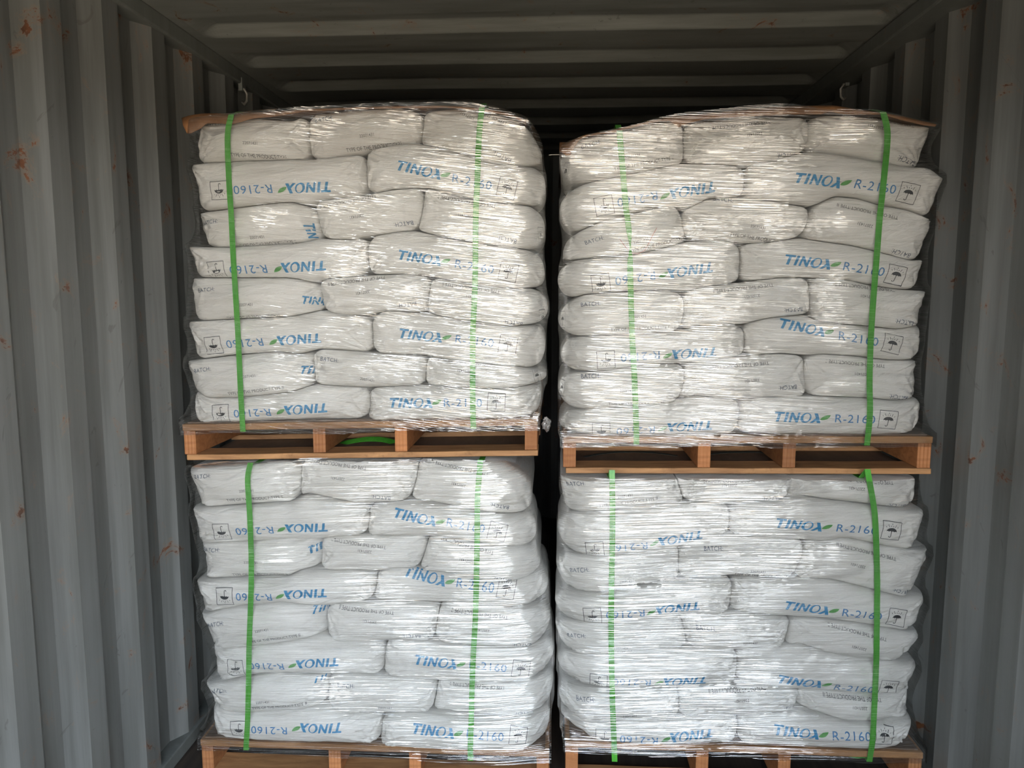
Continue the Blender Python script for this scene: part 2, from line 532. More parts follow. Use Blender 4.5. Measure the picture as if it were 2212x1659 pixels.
P_WORD = poly_pattern(word, 0.4, 0.26, WC)
lf = [(4.66, 0.36), (4.80, 0.60), (5.05, 0.78), (5.35, 0.86), (5.66, 0.88), (5.58, 0.66), (5.38, 0.45), (5.10, 0.34), (4.86, 0.32)]
P_LEAF = poly_pattern([lf], 0.3, 0.1, WC)

def umbrella_polys():
    p = []
    t = 0.028
    p += [[(0, 0), (1, 0), (1, t), (0, t)], [(0, 1 - t), (1, 1 - t), (1, 1), (0, 1)], [(0, t), (t, t), (t, 1 - t), (0, 1 - t)], [(1 - t, t), (1, t), (1, 1 - t), (1 - t, 1 - t)]]
    n = 16
    for k in range(n):
        a, b = k / n, (k + 1) / n
        xa, xb = 0.22 + 0.56 * a, 0.22 + 0.56 * b
        ta, tb = 0.45 + 0.215 * math.sqrt(max(0, 1 - (2 * a - 1) ** 2)), 0.45 + 0.215 * math.sqrt(max(0, 1 - (2 * b - 1) ** 2))
        ba, bb = 0.45 + 0.05 * abs(math.sin(4 * math.pi * a)) * 0.8, 0.45 + 0.05 * abs(math.sin(4 * math.pi * b)) * 0.8
        p.append([(xa, min(ba, ta - 0.002)), (xb, min(bb, tb - 0.002)), (xb, tb), (xa, ta)])
    p += [[(0.485, 0.2), (0.52, 0.2), (0.52, 0.48), (0.485, 0.48)]]
    for k in range(6):
        a, b = math.pi * k / 6, math.pi * (k + 1) / 6
        c = (0.445, 0.2)
        p.append([(c[0] + 0.075 * math.cos(a), c[1] - 0.075 * math.sin(a)), (c[0] + 0.04 * math.cos(a), c[1] - 0.04 * math.sin(a)),
                  (c[0] + 0.04 * math.cos(b), c[1] - 0.04 * math.sin(b)), (c[0] + 0.075 * math.cos(b), c[1] - 0.075 * math.sin(b))])
    for x, y, sl in ((0.19, 0.70, 1), (0.30, 0.80, 0.6), (0.335, 0.735, 0.4), (0.445, 0.755, 0.2), (0.50, 0.86, 0), (0.555, 0.755, -0.2), (0.665, 0.735, -0.4), (0.70, 0.80, -0.6), (0.81, 0.70, -1)):
        dx = 0.012 * sl
        p.append([(x - 0.018 + dx, y - 0.026), (x + 0.018 + dx, y - 0.026), (x + 0.012 - dx, y + 0.030), (x - 0.012 - dx, y + 0.030)])
    return p
P_UMB = poly_pattern(umbrella_polys(), 0.2, 0.0, (0.5, 0.5))
P_CODE = text_pattern('R-2160', 1.0, 0.5, 1.08)
P_BATCH = text_pattern('BATCH:', 0.95, 0.8, 1.08)
P_LOT = text_pattern('22071431', 1.0, 1.0, 1.0)
P_TYPE = text_pattern('TYPE OF THE PRODUCT:TYPE II', 1.0, 1.0, 1.0)

def width(pat):
    return pat[0][:, 0].max() - pat[0][:, 0].min()

# ------------------------------------------------------------------ measured layout of the four loads
LOADS = {}
LOADS['UL'] = dict(Y=2.27, where='upper left', B=[
 [(420,272),(560,256),(640,262),(662,246),(780,236),(860,231),(910,243),(960,233),(1010,231),(1080,246),(1140,268),(1170,300)],
 [(415,355),(500,350),(600,347),(690,345),(760,338),(800,326),(850,315),(905,312),(970,326),(1040,348),(1110,360),(1165,356)],
 [(425,458),(500,449),(570,440),(630,435),(676,447),(690,432),(770,424),(850,408),(920,405),(990,425),(1060,438),(1140,443),(1172,445)],
 [(410,532),(493,535),(580,530),(640,527),(694,515),(760,519),(795,510),(860,500),(900,498),(950,510),(1010,522),(1070,530),(1150,540)],
 [(407,600),(500,600),(635,600),(685,612),(705,602),(795,595),(880,592),(930,598),(1010,612),(1080,622),(1165,622)],
 [(398,695),(510,689),(625,684),(698,669),(740,680),(800,682),(830,671),(925,676),(980,690),(1040,700),(1095,705),(1165,700)],
 [(402,780),(507,767),(600,760),(645,766),(690,754),(760,758),(815,764),(920,768),(980,780),(1060,788),(1120,793),(1165,803)],
 [(417,845),(450,859),(512,858),(626,847),(680,831),(740,834),(795,837),(915,832),(985,838),(1050,841),(1110,838),(1168,830)],
 [(428,914),(520,912),(640,907),(775,905),(800,906),(900,906),(1050,904),(1150,902)]],
 S=[[(427,425,428),(663,665,671),(913,911,904),(1150,1170,1160)], [(408,428,431),(790,793,793),(1166,1179,1168)],
    [(421,430,440),(678,686,698),(914,912,897),(1157,1177,1156)], [(403,419,425),(796,792,797),(1160,1176,1170)],
    [(407,412,420),(690,697,703),(932,926,923),(1158,1184,1166)], [(393,411,418),(802,801,805),(1168,1178,1158)],
    [(399,413,422),(676,677,681),(921,918,915),(1174,1180,1166)], [(418,420,428),(796,799,791),(1166,1168,1156)]])
LOADS['UR'] = dict(Y=2.27, where='upper right', B=[
 [(1228,312),(1262,297),(1330,286),(1452,260),(1480,268),(1560,258),(1640,252),(1747,252),(1790,247),(1890,249),(1950,265),(2018,272)],
 [(1243,398),(1322,384),(1393,370),(1450,358),(1480,354),(1520,356),(1600,358),(1660,351),(1742,327),(1800,336),(1905,354),(1956,362),(1995,362)],
 [(1235,505),(1306,475),(1390,455),(1450,441),(1475,455),(1530,428),(1600,425),(1690,435),(1752,447),(1803,423),(1852,428),(1897,442),(1956,452),(2010,475)],
 [(1217,562),(1280,558),(1360,554),(1424,538),(1487,521),(1560,520),(1600,526),(1660,524),(1728,513),(1765,520),(1834,530),(1891,543),(1965,563),(1998,560)],
 [(1228,648),(1265,635),(1343,630),(1440,626),(1475,632),(1516,620),(1597,610),(1682,600),(1748,600),(1785,602),(1834,606),(1880,617),(1940,625),(2000,628)],
 [(1230,727),(1300,726),(1383,723),(1460,716),(1516,702),(1600,701),(1660,687),(1740,679),(1765,693),(1824,700),(1880,705),(1936,711),(1988,702)],
 [(1222,808),(1310,799),(1400,788),(1465,785),(1530,780),(1600,770),(1690,764),(1742,769),(1775,765),(1854,770),(1915,778),(1990,780)],
 [(1236,887),(1290,881),(1363,875),(1450,869),(1500,853),(1550,860),(1600,861),(1671,856),(1745,855),(1814,858),(1875,860),(1936,866),(1984,860)],
 [(1227,940),(1333,943),(1434,940),(1587,935),(1610,934),(1692,937),(1854,940),(1966,936)]],
 S=[[(1228,1211,1243),(1478,1476,1478),(1749,1748,1741),(2022,2014,2003,1992)], [(1240,1208,1235),(1606,1610,1606),(2008,2035,2022,2006)],
    [(1236,1218,1218),(1473,1479,1487),(1753,1748,1729),(2021,2003,1988)], [(1227,1204,1228),(1597,1598,1597),(2001,1988,1976)],
    [(1235,1205,1230),(1472,1480,1468),(1748,1750,1746),(2003,1991,1985)], [(1235,1210,1238),(1603,1609,1606),(1994,1995,1984)],
    [(1218,1206,1236),(1474,1478,1462),(1741,1738,1745),(1991,1985,1981)], [(1234,1207,1228),(1599,1598,1592),(1986,1987,1970)]])
LOADS['LL'] = dict(Y=2.22, where='lower left', B=[
 [(402,1014),(500,1004),(615,994),(645,996),(662,985),(690,986),(780,993),(875,996),(923,988),(1019,991),(1090,1002),(1146,1035)],
 [(415,1096),(500,1091),(637,1083),(660,1067),(700,1074),(770,1089),(840,1087),(900,1080),(960,1090),(1040,1105),(1110,1113),(1150,1112)],
 [(426,1172),(545,1166),(630,1160),(690,1160),(760,1155),(820,1153),(925,1154),(990,1160),(1060,1173),(1150,1182)],
 [(424,1252),(540,1248),(625,1246),(648,1232),(697,1229),(760,1231),(812,1233),(880,1225),(960,1233),(1040,1248),(1100,1255),(1170,1240)],
 [(432,1326),(533,1303),(613,1294),(675,1303),(715,1304),(770,1297),(860,1297),(936,1300),(1000,1301),(1100,1311),(1160,1312)],
 [(450,1394),(480,1402),(553,1393),(625,1383),(690,1367),(735,1379),(800,1382),(835,1380),(935,1380),(960,1389),(1031,1394),(1102,1399),(1150,1397),(1178,1388)],
 [(439,1478),(495,1471),(560,1457),(620,1454),(690,1458),(765,1456),(840,1463),(940,1470),(1002,1470),(1069,1474),(1158,1472),(1195,1462)],
 [(462,1518),(490,1530),(540,1535),(600,1530),(665,1525),(705,1520),(745,1540),(820,1541),(930,1537),(1002,1543),(1114,1551),(1190,1537)],
 [(464,1590),(533,1598),(640,1600),(790,1599),(836,1603),(882,1611),(958,1617),(1060,1618),(1125,1614),(1182,1600)]],
 S=[[(400,417,430),(648,646,642),(901,897,882),(1138,1148,1144)], [(412,424,428),(797,798,792),(1148,1159,1150)],
    [(426,436,435),(692,693,692),(925,918,902),(1150,1165,1165)], [(421,434,437),(812,810,803),(1168,1184,1160)],
    [(427,446,456),(707,708,711),(952,944,938),(1176,1189,1172)], [(451,461,460),(833,829,826),(1188,1196,1165)],
    [(436,457,464),(709,708,707),(944,940,932),(1192,1195,1183)], [(460,457,466),(827,825,820),(1189,1187,1178)]])
LOADS['LR'] = dict(Y=2.22, where='lower right', B=[
 [(1206,1025),(1300,1024),(1460,1024),(1600,1024),(1710,1024),(1800,1024),(1985,1024)],
 [(1221,1110),(1290,1103),(1360,1095),(1430,1086),(1497,1084),(1552,1089),(1620,1083),(1680,1083),(1720,1068),(1773,1077),(1844,1085),(1915,1096),(1985,1101)],
 [(1240,1203),(1302,1198),(1383,1188),(1450,1182),(1500,1167),(1567,1152),(1650,1155),(1720,1162),(1765,1166),(1820,1156),(1885,1170),(1972,1186)],
 [(1235,1285),(1310,1279),(1383,1264),(1470,1254),(1579,1245),(1627,1248),(1702,1251),(1747,1243),(1793,1249),(1844,1261),(1891,1273),(1946,1288),(1998,1282)],
 [(1229,1346),(1310,1340),(1383,1333),(1450,1325),(1520,1320),(1590,1318),(1665,1327),(1720,1331),(1773,1334),(1885,1350),(1965,1362)],
 [(1222,1412),(1265,1416),(1310,1411),(1383,1404),(1444,1398),(1490,1394),(1556,1398),(1617,1397),(1686,1394),(1720,1384),(1757,1397),(1793,1409),(1844,1417),(1900,1423),(1960,1428)],
 [(1222,1488),(1322,1485),(1383,1482),(1461,1480),(1590,1480),(1651,1481),(1728,1488),(1793,1492),(1875,1499),(1936,1499),(1976,1486)],
 [(1215,1545),(1260,1551),(1343,1550),(1451,1547),(1505,1540),(1556,1538),(1600,1545),(1640,1540),(1692,1533),(1722,1522),(1753,1538),(1793,1549),(1830,1557),(1900,1557),(1975,1549)],
 [(1245,1588),(1300,1606),(1340,1613),(1400,1612),(1475,1606),(1590,1600),(1641,1602),(1712,1606),(1793,1609),(1860,1613),(1905,1612),(1965,1600)]],
 S=[[(1206,1214,1221),(1462,1468,1480),(1713,1710,1697),(1988,1985,1976)], [(1218,1205,1240),(1575,1576,1571),(1999,1986,1970)],
    [(1210,1203,1235),(1468,1468,1470),(1737,1733,1714),(2013,1988,1972)], [(1203,1201,1230),(1582,1580,1574),(2001,2003,1988,1966)],
    [(1197,1204,1222),(1468,1478,1485),(1706,1702,1692),(1985,1988,1972,1938)], [(1221,1205,1250),(1588,1595,1591),(1982,1988,1978,1962)],
    [(1221,1207,1235),(1464,1466,1465),(1729,1724,1717),(1977,1966,1974)], [(1212,1220,1270),(1594,1596,1592),(1972,1968,1950)]])

# prints. long sides: word centre, code centre, symbol centre, turned upside down?
LONG = {
 'UL': {(1,0):((664,405),(546,409),(473,411),1),(1,1):((906,367),(1020,393),(1095,406),0),(3,0):((653,576),(537,582),(468,584),1),(3,1):((907,557),(1025,576),(1098,588),0),
        (5,0):((645,733),(529,741),(461,746),1),(5,1):((909,725),(1025,737),(1097,745),0),(7,0):((659,884),(545,892),(477,893),1),(7,1):((888,871),(1000,870),(1072,870),0)},
 'UR': {(1,0):((1495,411),(1377,430),(1305,444),1),(1,1):((1770,389),(1891,403),(1962,417),0),(3,0):((1490,584),(1372,601),(1298,612),1),(3,1):((1746,566),(1867,581),(1936,594),0),
        (5,0):((1499,763),(1383,770),(1309,777),1),(5,1):((1735,708),(1855,732),(1928,743),0),(7,0):((1489,921),(1373,930),(1299,931),1),(7,1):((1724,902),(1847,905),(1919,907),0)},
 'LL': {(1,0):((661,1140),(549,1147),(479,1149),1),(1,1):((897,1118),(1006,1136),(1074,1150),0),(3,0):((659,1283),(548,1290),(485,1289),1),(3,1):((919,1246),(1027,1265),(1094,1272),0),
        (5,0):((685,1432),(575,1440),(509,1443),1),(5,1):((942,1431),(1054,1440),(1125,1446),0),(7,0):((691,1575),(581,1578),(516,1576),1),(7,1):((937,1580),(1048,1589),(1119,1591),0)},
 'LR': {(1,0):((1469,1163),(1357,1182),(1285,1187),1),(1,1):((1727,1134),(1851,1143),(1926,1147),0),(3,0):((1463,1314),(1351,1328),(1280,1331),1),(3,1):((1744,1313),(1863,1328),(1937,1334),0),
        (5,0):((1479,1472),(1365,1474),(1293,1472),1),(5,1):((1730,1474),(1845,1487),(1919,1486),0),(7,0):((1493,1590),(1380,1599),(1306,1594),1),(7,1):((1722,1583),(1840,1591),(1911,1590),0)}}
# ends: batch, lot, type centres (None = not seen), slope of the lines in degrees (anticlockwise), turned?
ENDS = {
 'UL': {(0,0):((461,267),(540,309),(562,337),-3,0),(0,1):((701,258),(792,292),(812,317),7,0),(0,2):((1084,338),(1010,251),(1036,243),-24,1),
        (2,0):((452,480),(555,512),(579,526),4,0),(2,1):((871,483),(771,468),(752,436),10,1),(2,2):((1095,517),(1006,466),(1008,436),-10,1),
        (4,0):((445,626),(531,658),(551,684),3,0),(4,1):((879,658),(784,632),(770,607),7,1),(4,2):((1108,697),(1023,642),(1017,623),-8,1),
        (6,0):((437,799),(536,813),(551,844),7,0),(6,1):((712,777),(793,820),None,-8,0),(6,2):(None,(1004,802),(1006,778),-7,1)},
 'UR': {(0,0):((1277,312),(1366,338),(1391,352),11,0),(0,1):((1698,336),(1630,290),(1598,271),5,1),(0,2):((1960,346),(1892,274),(1911,257),-14,1),
        (2,0):((1284,519),(1384,520),(1424,527),14,0),(2,1):((1562,432),(1637,491),(1640,515),-9,0),(2,2):((1945,547),(1869,486),(1874,457),-13,1),
        (4,0):((1276,657),(1379,684),(1383,709),3,0),(4,1):((1713,669),(1625,640),(1606,623),6,1),(4,2):((1955,696),(1876,641),(1868,621),-6,1),
        (6,0):((1276,813),(1355,844),(1377,871),1,0),(6,1):((1702,837),(1625,822),(1597,790),5,1),(6,2):((1941,858),(1863,809),(1848,786),-5,1)},
 'LL': {(0,0):((438,1029),(532,1060),(549,1077),4,0),(0,1):((823,1074),(730,1034),(732,1004),-6,1),(0,2):((1079,1093),(991,1047),(994,1012),-11,1),
        (2,0):((455,1189),(541,1215),(559,1243),1,0),(2,1):(None,(788,1191),(774,1175),-5,1),(2,2):((1085,1251),(1008,1212),(1006,1179),-14,1),
        (4,0):((466,1349),(565,1362),(591,1380),11,0),(4,1):((889,1374),(799,1343),(791,1319),-3,1),(4,2):((1127,1393),(1042,1362),(1036,1327),-6,1),
        (6,0):((472,1493),(567,1517),(602,1526),6,0),(6,1):((746,1483),(831,1529),(836,1538),0,0),(6,2):((1130,1545),(1036,1512),(1031,1483),-2,1)},
 'LR': {(0,0):((1244,1045),(1350,1072),(1357,1085),9,0),(0,1):((1667,1076),(1576,1049),(1563,1023),2,1),(0,2):((1943,1095),(1852,1056),(1842,1025),-4,1),
        (2,0):((1252,1232),(1353,1256),(1383,1261),7,0),(2,1):((1541,1185),(1637,1235),(1650,1243),-2,0),(2,2):((1947,1278),(1854,1222),(1871,1192),-13,1),
        (4,0):((1245,1373),(1341,1400),(1394,1404),4,0),(4,1):((1525,1357),(1620,1390),None,0,0),(4,2):(None,(1856,1400),(1852,1366),-13,1),
        (6,0):((1265,1511),(1360,1547),None,3,0),(6,1):((1710,1528),(1603,1514),(1593,1491),4,1),(6,2):(None,(1858,1530),(1842,1508),-4,1)}}

SIDEMARKS = {('UL',2,2): (1168,510,4,0.3), ('UL',4,2): (1172,686,6,0.36), ('UL',6,2): (1160,812,14,0.4), ('UR',0,0): (1222,372,-14,0.3), ('UR',4,0): (1216,690,0,0.3), ('UR',6,0): (1214,838,-4,0.3)}
SIDES = {('UL',2,0): (668,490,-75), ('UL',4,0): (661,648,-6), ('UL',6,0): (658,799,-4), ('LL',2,0): (674,1187,10), ('LL',4,0): (684,1314,-4), ('LL',6,0): (686,1464,0)}

def curve_y(poly, x):
    p = np.array(poly, float)
    xs = np.arange(p[0, 0] - 60, p[-1, 0] + 60, 2.0)
    ys = blur1(np.interp(xs, p[:, 0], p[:, 1]), 4)
    return np.interp(x, xs, ys)

ORD = ['top', 'second', 'third', 'fourth', 'fifth', 'sixth', 'seventh', 'bottom']

def side_x(s, b):
    """through top, (shoulder,) middle, bottom"""
    if len(s) == 4: return np.interp(b, [0, 0.22, 0.55, 1.0], s)
    t, mdl, bt = s
    return t * (1 - b) * (1 - 2 * b) + mdl * 4 * b * (1 - b) + bt * b * (2 * b - 1)

def make_sack(key, row, idx, n_in_row, top, bot, sl, sr, Y, depth, seed):
    YP = LOADS[key]['Y']
    long_side = n_in_row == 2
    NX, NZ = (110, 32) if long_side else (76, 32)
    def spaced(nn):
        u = np.linspace(-1, 1, nn)
        return np.sign(u) * (1 - (1 - np.abs(u)) ** 1.25)
    A, Bt = np.meshgrid(spaced(NX), spaced(NZ))           # A across, Bt top(-1) .. bottom(+1)
    first, last = idx == 0, idx == n_in_row - 1
    # corner rounding of the outline: ears at the outer top corners, soft inner corners
    rho_tl = 0.02 if first else 0.26
    rho_tr = 0.02 if last else 0.26
    rho_bl = 0.20 if first else 0.24
    rho_br = 0.20 if last else 0.24
    if key in ('UL', 'LL') and last: rho_tr, rho_br = 0.28, 0.28
    if key in ('UR', 'LR') and first: rho_tl, rho_bl = 0.28, 0.28
    wl, wr = (1 - A) / 2, (1 + A) / 2
    wt, wb = (1 - Bt) / 2, (1 + Bt) / 2
    rho = rho_tl * wl * wt + rho_tr * wr * wt + rho_bl * wl * wb + rho_br * wr * wb
    k = 1 - rho * 0.27 * (np.abs(A) ** 1.0 * np.abs(Bt)) ** 6
    gap = 0.996
    a = (A * k * gap + 1) / 2
    b = (Bt * np.where(np.abs(A) > 0, (1 - rho * 0.20 * np.abs(A) ** 14 * np.abs(Bt) ** 2), 1) * 0.982 + 1) / 2
    # Coons patch in the picture frame
    xl, xr = side_x(sl, b), side_x(sr, b)
    tlx, trx, blx, brx = sl[0], sr[0], sl[-1], sr[-1]
    xt = tlx + (trx - tlx) * a; xb = blx + (brx - blx) * a
    Px = (1 - a) * xl + a * xr + (1 - b) * xt + b * xb - ((1 - a) * (1 - b) * tlx + a * (1 - b) * trx + (1 - a) * b * blx + a * b * brx)
    yt, yb = curve_y(top, Px), curve_y(bot, Px)
    Py = (1 - b) * yt + b * yb
    W = on_y(Px, Py, YP + 0.012)
    x, z = W[..., 0], W[..., 2]
    hw = (x.max() - x.min()) / 2; hh = (z.max() - z.min()) / 2
    s, t = np.abs(A), np.abs(Bt)
    rx_l, rx_r = (0.042 if first else 0.026), (0.042 if last else 0.026)
    if long_side:
        rx_l, rx_r = (0.042 if first else 0.030), (0.042 if last else 0.030)
    rx = np.where(A < 0, rx_l, rx_r); rz = 0.017
    gx = 0.105
    if key[1] == 'L' and last: rx_r = gx
    if key[1] == 'R' and first: rx_l = gx
    rx = np.where(A < 0, rx_l, rx_r)
    rr_ = {'UL': {(2, 0): 0.085, (4, 0): 0.095, (6, 0): 0.075}, 'LL': {(2, 0): 0.085, (4, 0): 0.085, (6, 0): 0.080}, 'UR': {(2, 0): 0.035}, 'LR': {(6, 0): 0.04}}[key].get((row, idx))
    if rr_: rx = np.where(A < 0, rx_l, rr_)
    def edge(u, r, half):
        w = np.minimum(r * 1.15 / half, 0.9)
        q = np.clip((u - 1 + w) / w, 0, 1)
        return np.minimum(r, 0.075) * (1 - np.sqrt(np.clip(1 - q ** 2.4, 0, 1)))
    dy = edge(s, rx, hw) + edge(t, rz, hh)
    dy -= (0.024 if long_side else 0.022) * (1 - s ** 2.6) * (1 - t ** 1.8)
    q = np.stack([x * 7, z * 10], -1)
    dy += 0.0065 * vnoise(q + seed * 3.1, seed) + 0.0032 * vnoise(np.stack([x * 9 + z * 6, z * 38], -1) + seed, seed + 5)
    # fold lines pulled from the ends and from the ears
    endw = np.exp(-(1 - s) * hw / 0.055)
    dy += 0.0045 * endw * vnoise(np.stack([x * 4, z * 62], -1) + seed * 1.7, seed + 9)
    for cx_, cz_ in ((-1, -1), (1, -1), (-1, 1), (1, 1)):
        ux, uz = (A - cx_) * hw, (Bt - cz_) * hh
        rr = np.hypot(ux, uz) + 1e-4
        ang = np.arctan2(uz, ux)
        amp = 0.0075 * np.exp(-((rr - 0.035) / 0.06) ** 2)
        dy += amp * vnoise(np.stack([ang * 7.0, rr * 3], -1) + seed * 0.7 + cx_ * 5 + cz_ * 9, seed + 13)
    dy += 0.0016 * vnoise(np.stack([x * 30 - z * 18, z * 60], -1), seed + 21) * (1 - 0.4 * t)
    # sharp creases and the folded end seam
    tilt = 0.10 * math.sin(seed * 2.1)
    zz = z + tilt * x
    w1 = vnoise(np.stack([x * 5, z * 5], -1) + seed, seed + 51)
    r1 = 1 - np.abs(vnoise(np.stack([x * 3.2 + w1 * 0.8, zz * 26 + w1 * 1.2], -1) + seed * 0.37, seed + 53))
    r2 = 1 - np.abs(vnoise(np.stack([x * 9 - z * 14, z * 17 + x * 6], -1) + seed * 0.53, seed + 57))
    dy += 0.0040 * np.clip((r1 - 0.80) / 0.2, 0, 1) ** 1.5 * (0.4 + 0.6 * s)
    dy += 0.0034 * np.clip((r2 - 0.86) / 0.14, 0, 1) ** 1.5 * np.clip(s * 1.6 - 0.6, 0, 1)
    for sgn in (-1, 1):
        dist = (1 - sgn * A) * hw
        dy -= 0.0020 * np.exp(-((dist - 0.046 - 0.003 * np.sin(z * 60 + seed)) / 0.0035) ** 2) * (1 - t ** 4)
    y = Y + dy
    # small wander of the outline
    z = z + 0.0007 * vnoise(np.stack([x * 22, z * 3], -1), seed + 31) * t ** 3 * (t < 0.97)
    if row == 7: z = np.maximum(z, LOADS[key]['deck'](x) + 0.0056)
    lidf = LOADS[key].get('lid')
    if lidf is not None and row == 0: z = np.where(y > (2.238 if key == 'LL' else 2.20), np.minimum(z, lidf(x) - 0.011), z)
    front = np.stack([x, y, z], -1)
    V = front.reshape(-1, 3).tolist()
    F = []
    idn = lambda j, i: j * NX + i
    for j in range(NZ - 1):
        for i in range(NX - 1):
            F.append((idn(j, i), idn(j + 1, i), idn(j + 1, i + 1), idn(j, i + 1)))
    loop = [idn(0, i) for i in range(NX)] + [idn(j, NX - 1) for j in range(1, NZ)] + [idn(NZ - 1, i) for i in range(NX - 2, -1, -1)] + [idn(j, 0) for j in range(NZ - 2, 0, -1)]
    fl = front.reshape(-1, 3)[loop]
    cx_, cz_ = fl[:, 0].mean(), fl[:, 2].mean()
    prev = loop
    ceil_z = LOADS[key].get('lid')
    steps = [0.05, 0.14, 0.26, depth * 0.8, depth - 0.03, depth]
    shrink = [1.0, 0.998, 0.995, 0.99, 0.975, 0.90]
    for st, sh in zip(steps, shrink):
        if st > depth: continue
        ringv = fl.copy()
        wob = 0.004 * vnoise(np.stack([fl[:, 0] * 12, fl[:, 2] * 12, np.full(len(fl), st * 9)], -1), seed + 41)
        ringv[:, 0] = cx_ + (fl[:, 0] - cx_) * sh * (1 - np.abs(wob))
        ringv[:, 2] = cz_ + (fl[:, 2] - cz_) * (sh - 0.004) * (1 - np.abs(wob))
        ringv[:, 1] = np.maximum(Y + st, fl[:, 1] + 0.002 * (1 + st))
        if ceil_z is not None and row == 0:
            ringv[:, 2] = np.minimum(ringv[:, 2], ceil_z(ringv[:, 0]) - 0.011)
        if row == 7: ringv[:, 2] = np.maximum(ringv[:, 2], LOADS[key]['deck'](ringv[:, 0]) + 0.0056)
        b0 = len(V); V += ringv.tolist()
        cur = list(range(b0, b0 + len(loop)))
        L = len(loop)
        for i in range(L):
            F.append((prev[i], prev[(i + 1) % L], cur[(i + 1) % L], cur[i]))
        prev = cur
    b0 = len(V); V.append([cx_, Y + depth + 0.01, cz_])
    L = len(prev)
    for i in range(L): F.append((prev[i], prev[(i + 1) % L], b0))
    V = np.array(V)
    org = (cx_, Y + depth / 2, V[:, 2].min())
    where = LOADS[key]['where']
    if long_side:
        pos = 'left half' if first else 'right half'
        lay = 'bottom layer' if row == 7 else f'{ORD[row]} layer from top'
        how = 'inverted blue lettering' if first else 'upright blue lettering'
    else:
        pos = ('left end', 'middle', 'right end')[idx]
        lay = 'top layer' if row == 0 else f'{ORD[row]} layer from top'
        how = 'inverted black print' if ENDS[key][(row, idx)][4] else 'upright black print'
    sk = mesh_obj('sack', V, F, M['sack'], origin=org)
    tag(sk, f'white sack, {how}, {pos} of {lay}, {where} pallet', 'sack', f'sacks stacked on the {where} pallet')
    bv = BVHTree.FromPolygons(V.tolist(), F)
    return sk, bv, V, F, org

def stamp(sk, bv, org, name, pat, mat, px, scale, ang, Y, label=None, parent=None, squeeze=1.0, shift=0.0, steep=-0.22):
    """print a flat pattern on the curved front of a sack"""
    d = Vector(ray(np.array([px[0]]), np.array([px[1]]))[0]).normalized()
    hit = bv.ray_cast(Vector(CAM), d)
    if hit[0] is None:
        p = Vector(pt(px[0], px[1], Y))
    else:
        p = hit[0]
    v2, f2 = pat
    v2 = v2 + np.array([shift, 0.0])
    c, s = math.cos(ang), math.sin(ang)
    X = p.x + scale * (v2[:, 0] * squeeze * c - v2[:, 1] * s)
    Z = p.z + scale * (v2[:, 0] * squeeze * s + v2[:, 1] * c)
    out, ok = np.zeros((len(v2), 3)), np.zeros(len(v2), bool)
    for i in range(len(v2)):
        h = bv.ray_cast(Vector((X[i], Y - 0.4, Z[i])), Vector((0, 1, 0)))
        if h[0] is None or h[1].y > steep: continue
        q = h[0] + h[1] * 0.0011
        out[i] = q; ok[i] = True
    faces = [f for f in f2 if ok[f[0]] and ok[f[1]] and ok[f[2]]]
    if len(faces) < 3: return None
    used = sorted({i for f in faces for i in f})
    rm = {o: k for k, o in enumerate(used)}
    ob = mesh_obj(name, out[used], [tuple(rm[i] for i in f) for f in faces], mat, parent or sk, org)
    if label: ob['label'] = label
    return ob

def lid_of(pl, pr, yb):
    a, b_ = pt(*pl, yb), pt(*pr, yb)
    return lambda x: a[2] - 0.112 + (b_[2] - a[2]) / (b_[0] - a[0]) * (x - a[0])
LOADS['LL']['lid'] = lid_of((393, 917), (1161, 905), 2.255)
LOADS['LR']['lid'] = lid_of((1217, 943), (2016, 943), 2.255)
PALDEF = {
    'UL': ((393, 917), (1161, 905), 985, 'wooden pallet under the upper left load, on top of the lower left sacks'),
    'UR': ((1217, 943), (2016, 943), 1021, 'wooden pallet under the upper right load, on top of the lower right sacks'),
    'LL': ((432, 1601), (1186, 1621), 0, 'wooden pallet on the floor under the lower left load'),
    'LR': ((1222, 1614), (1996, 1613), 0, 'wooden pallet on the floor under the lower right load')}
PAL = {}
for key, (pl, pr, prb, lab) in PALDEF.items():
    Yp = LOADS[key]['Y'] - 0.015
    a, b_ = pt(*pl, Yp), pt(*pr, Yp)
    if prb: zt, slope, H = a[2], (b_[2] - a[2]) / (b_[0] - a[0]), 0.112
    else: zt, slope = (a[2] + b_[2]) / 2, 0.0; H = zt
    PAL[key] = (a[0], b_[0], Yp, zt, slope)
    LOADS[key]['H'] = H
    LOADS[key]['deck'] = (lambda z0, m_, x0_: (lambda x: z0 + m_ * (np.asarray(x) - x0_)))(zt, slope, a[0])
ALLV = {k: ([], []) for k in LOADS}
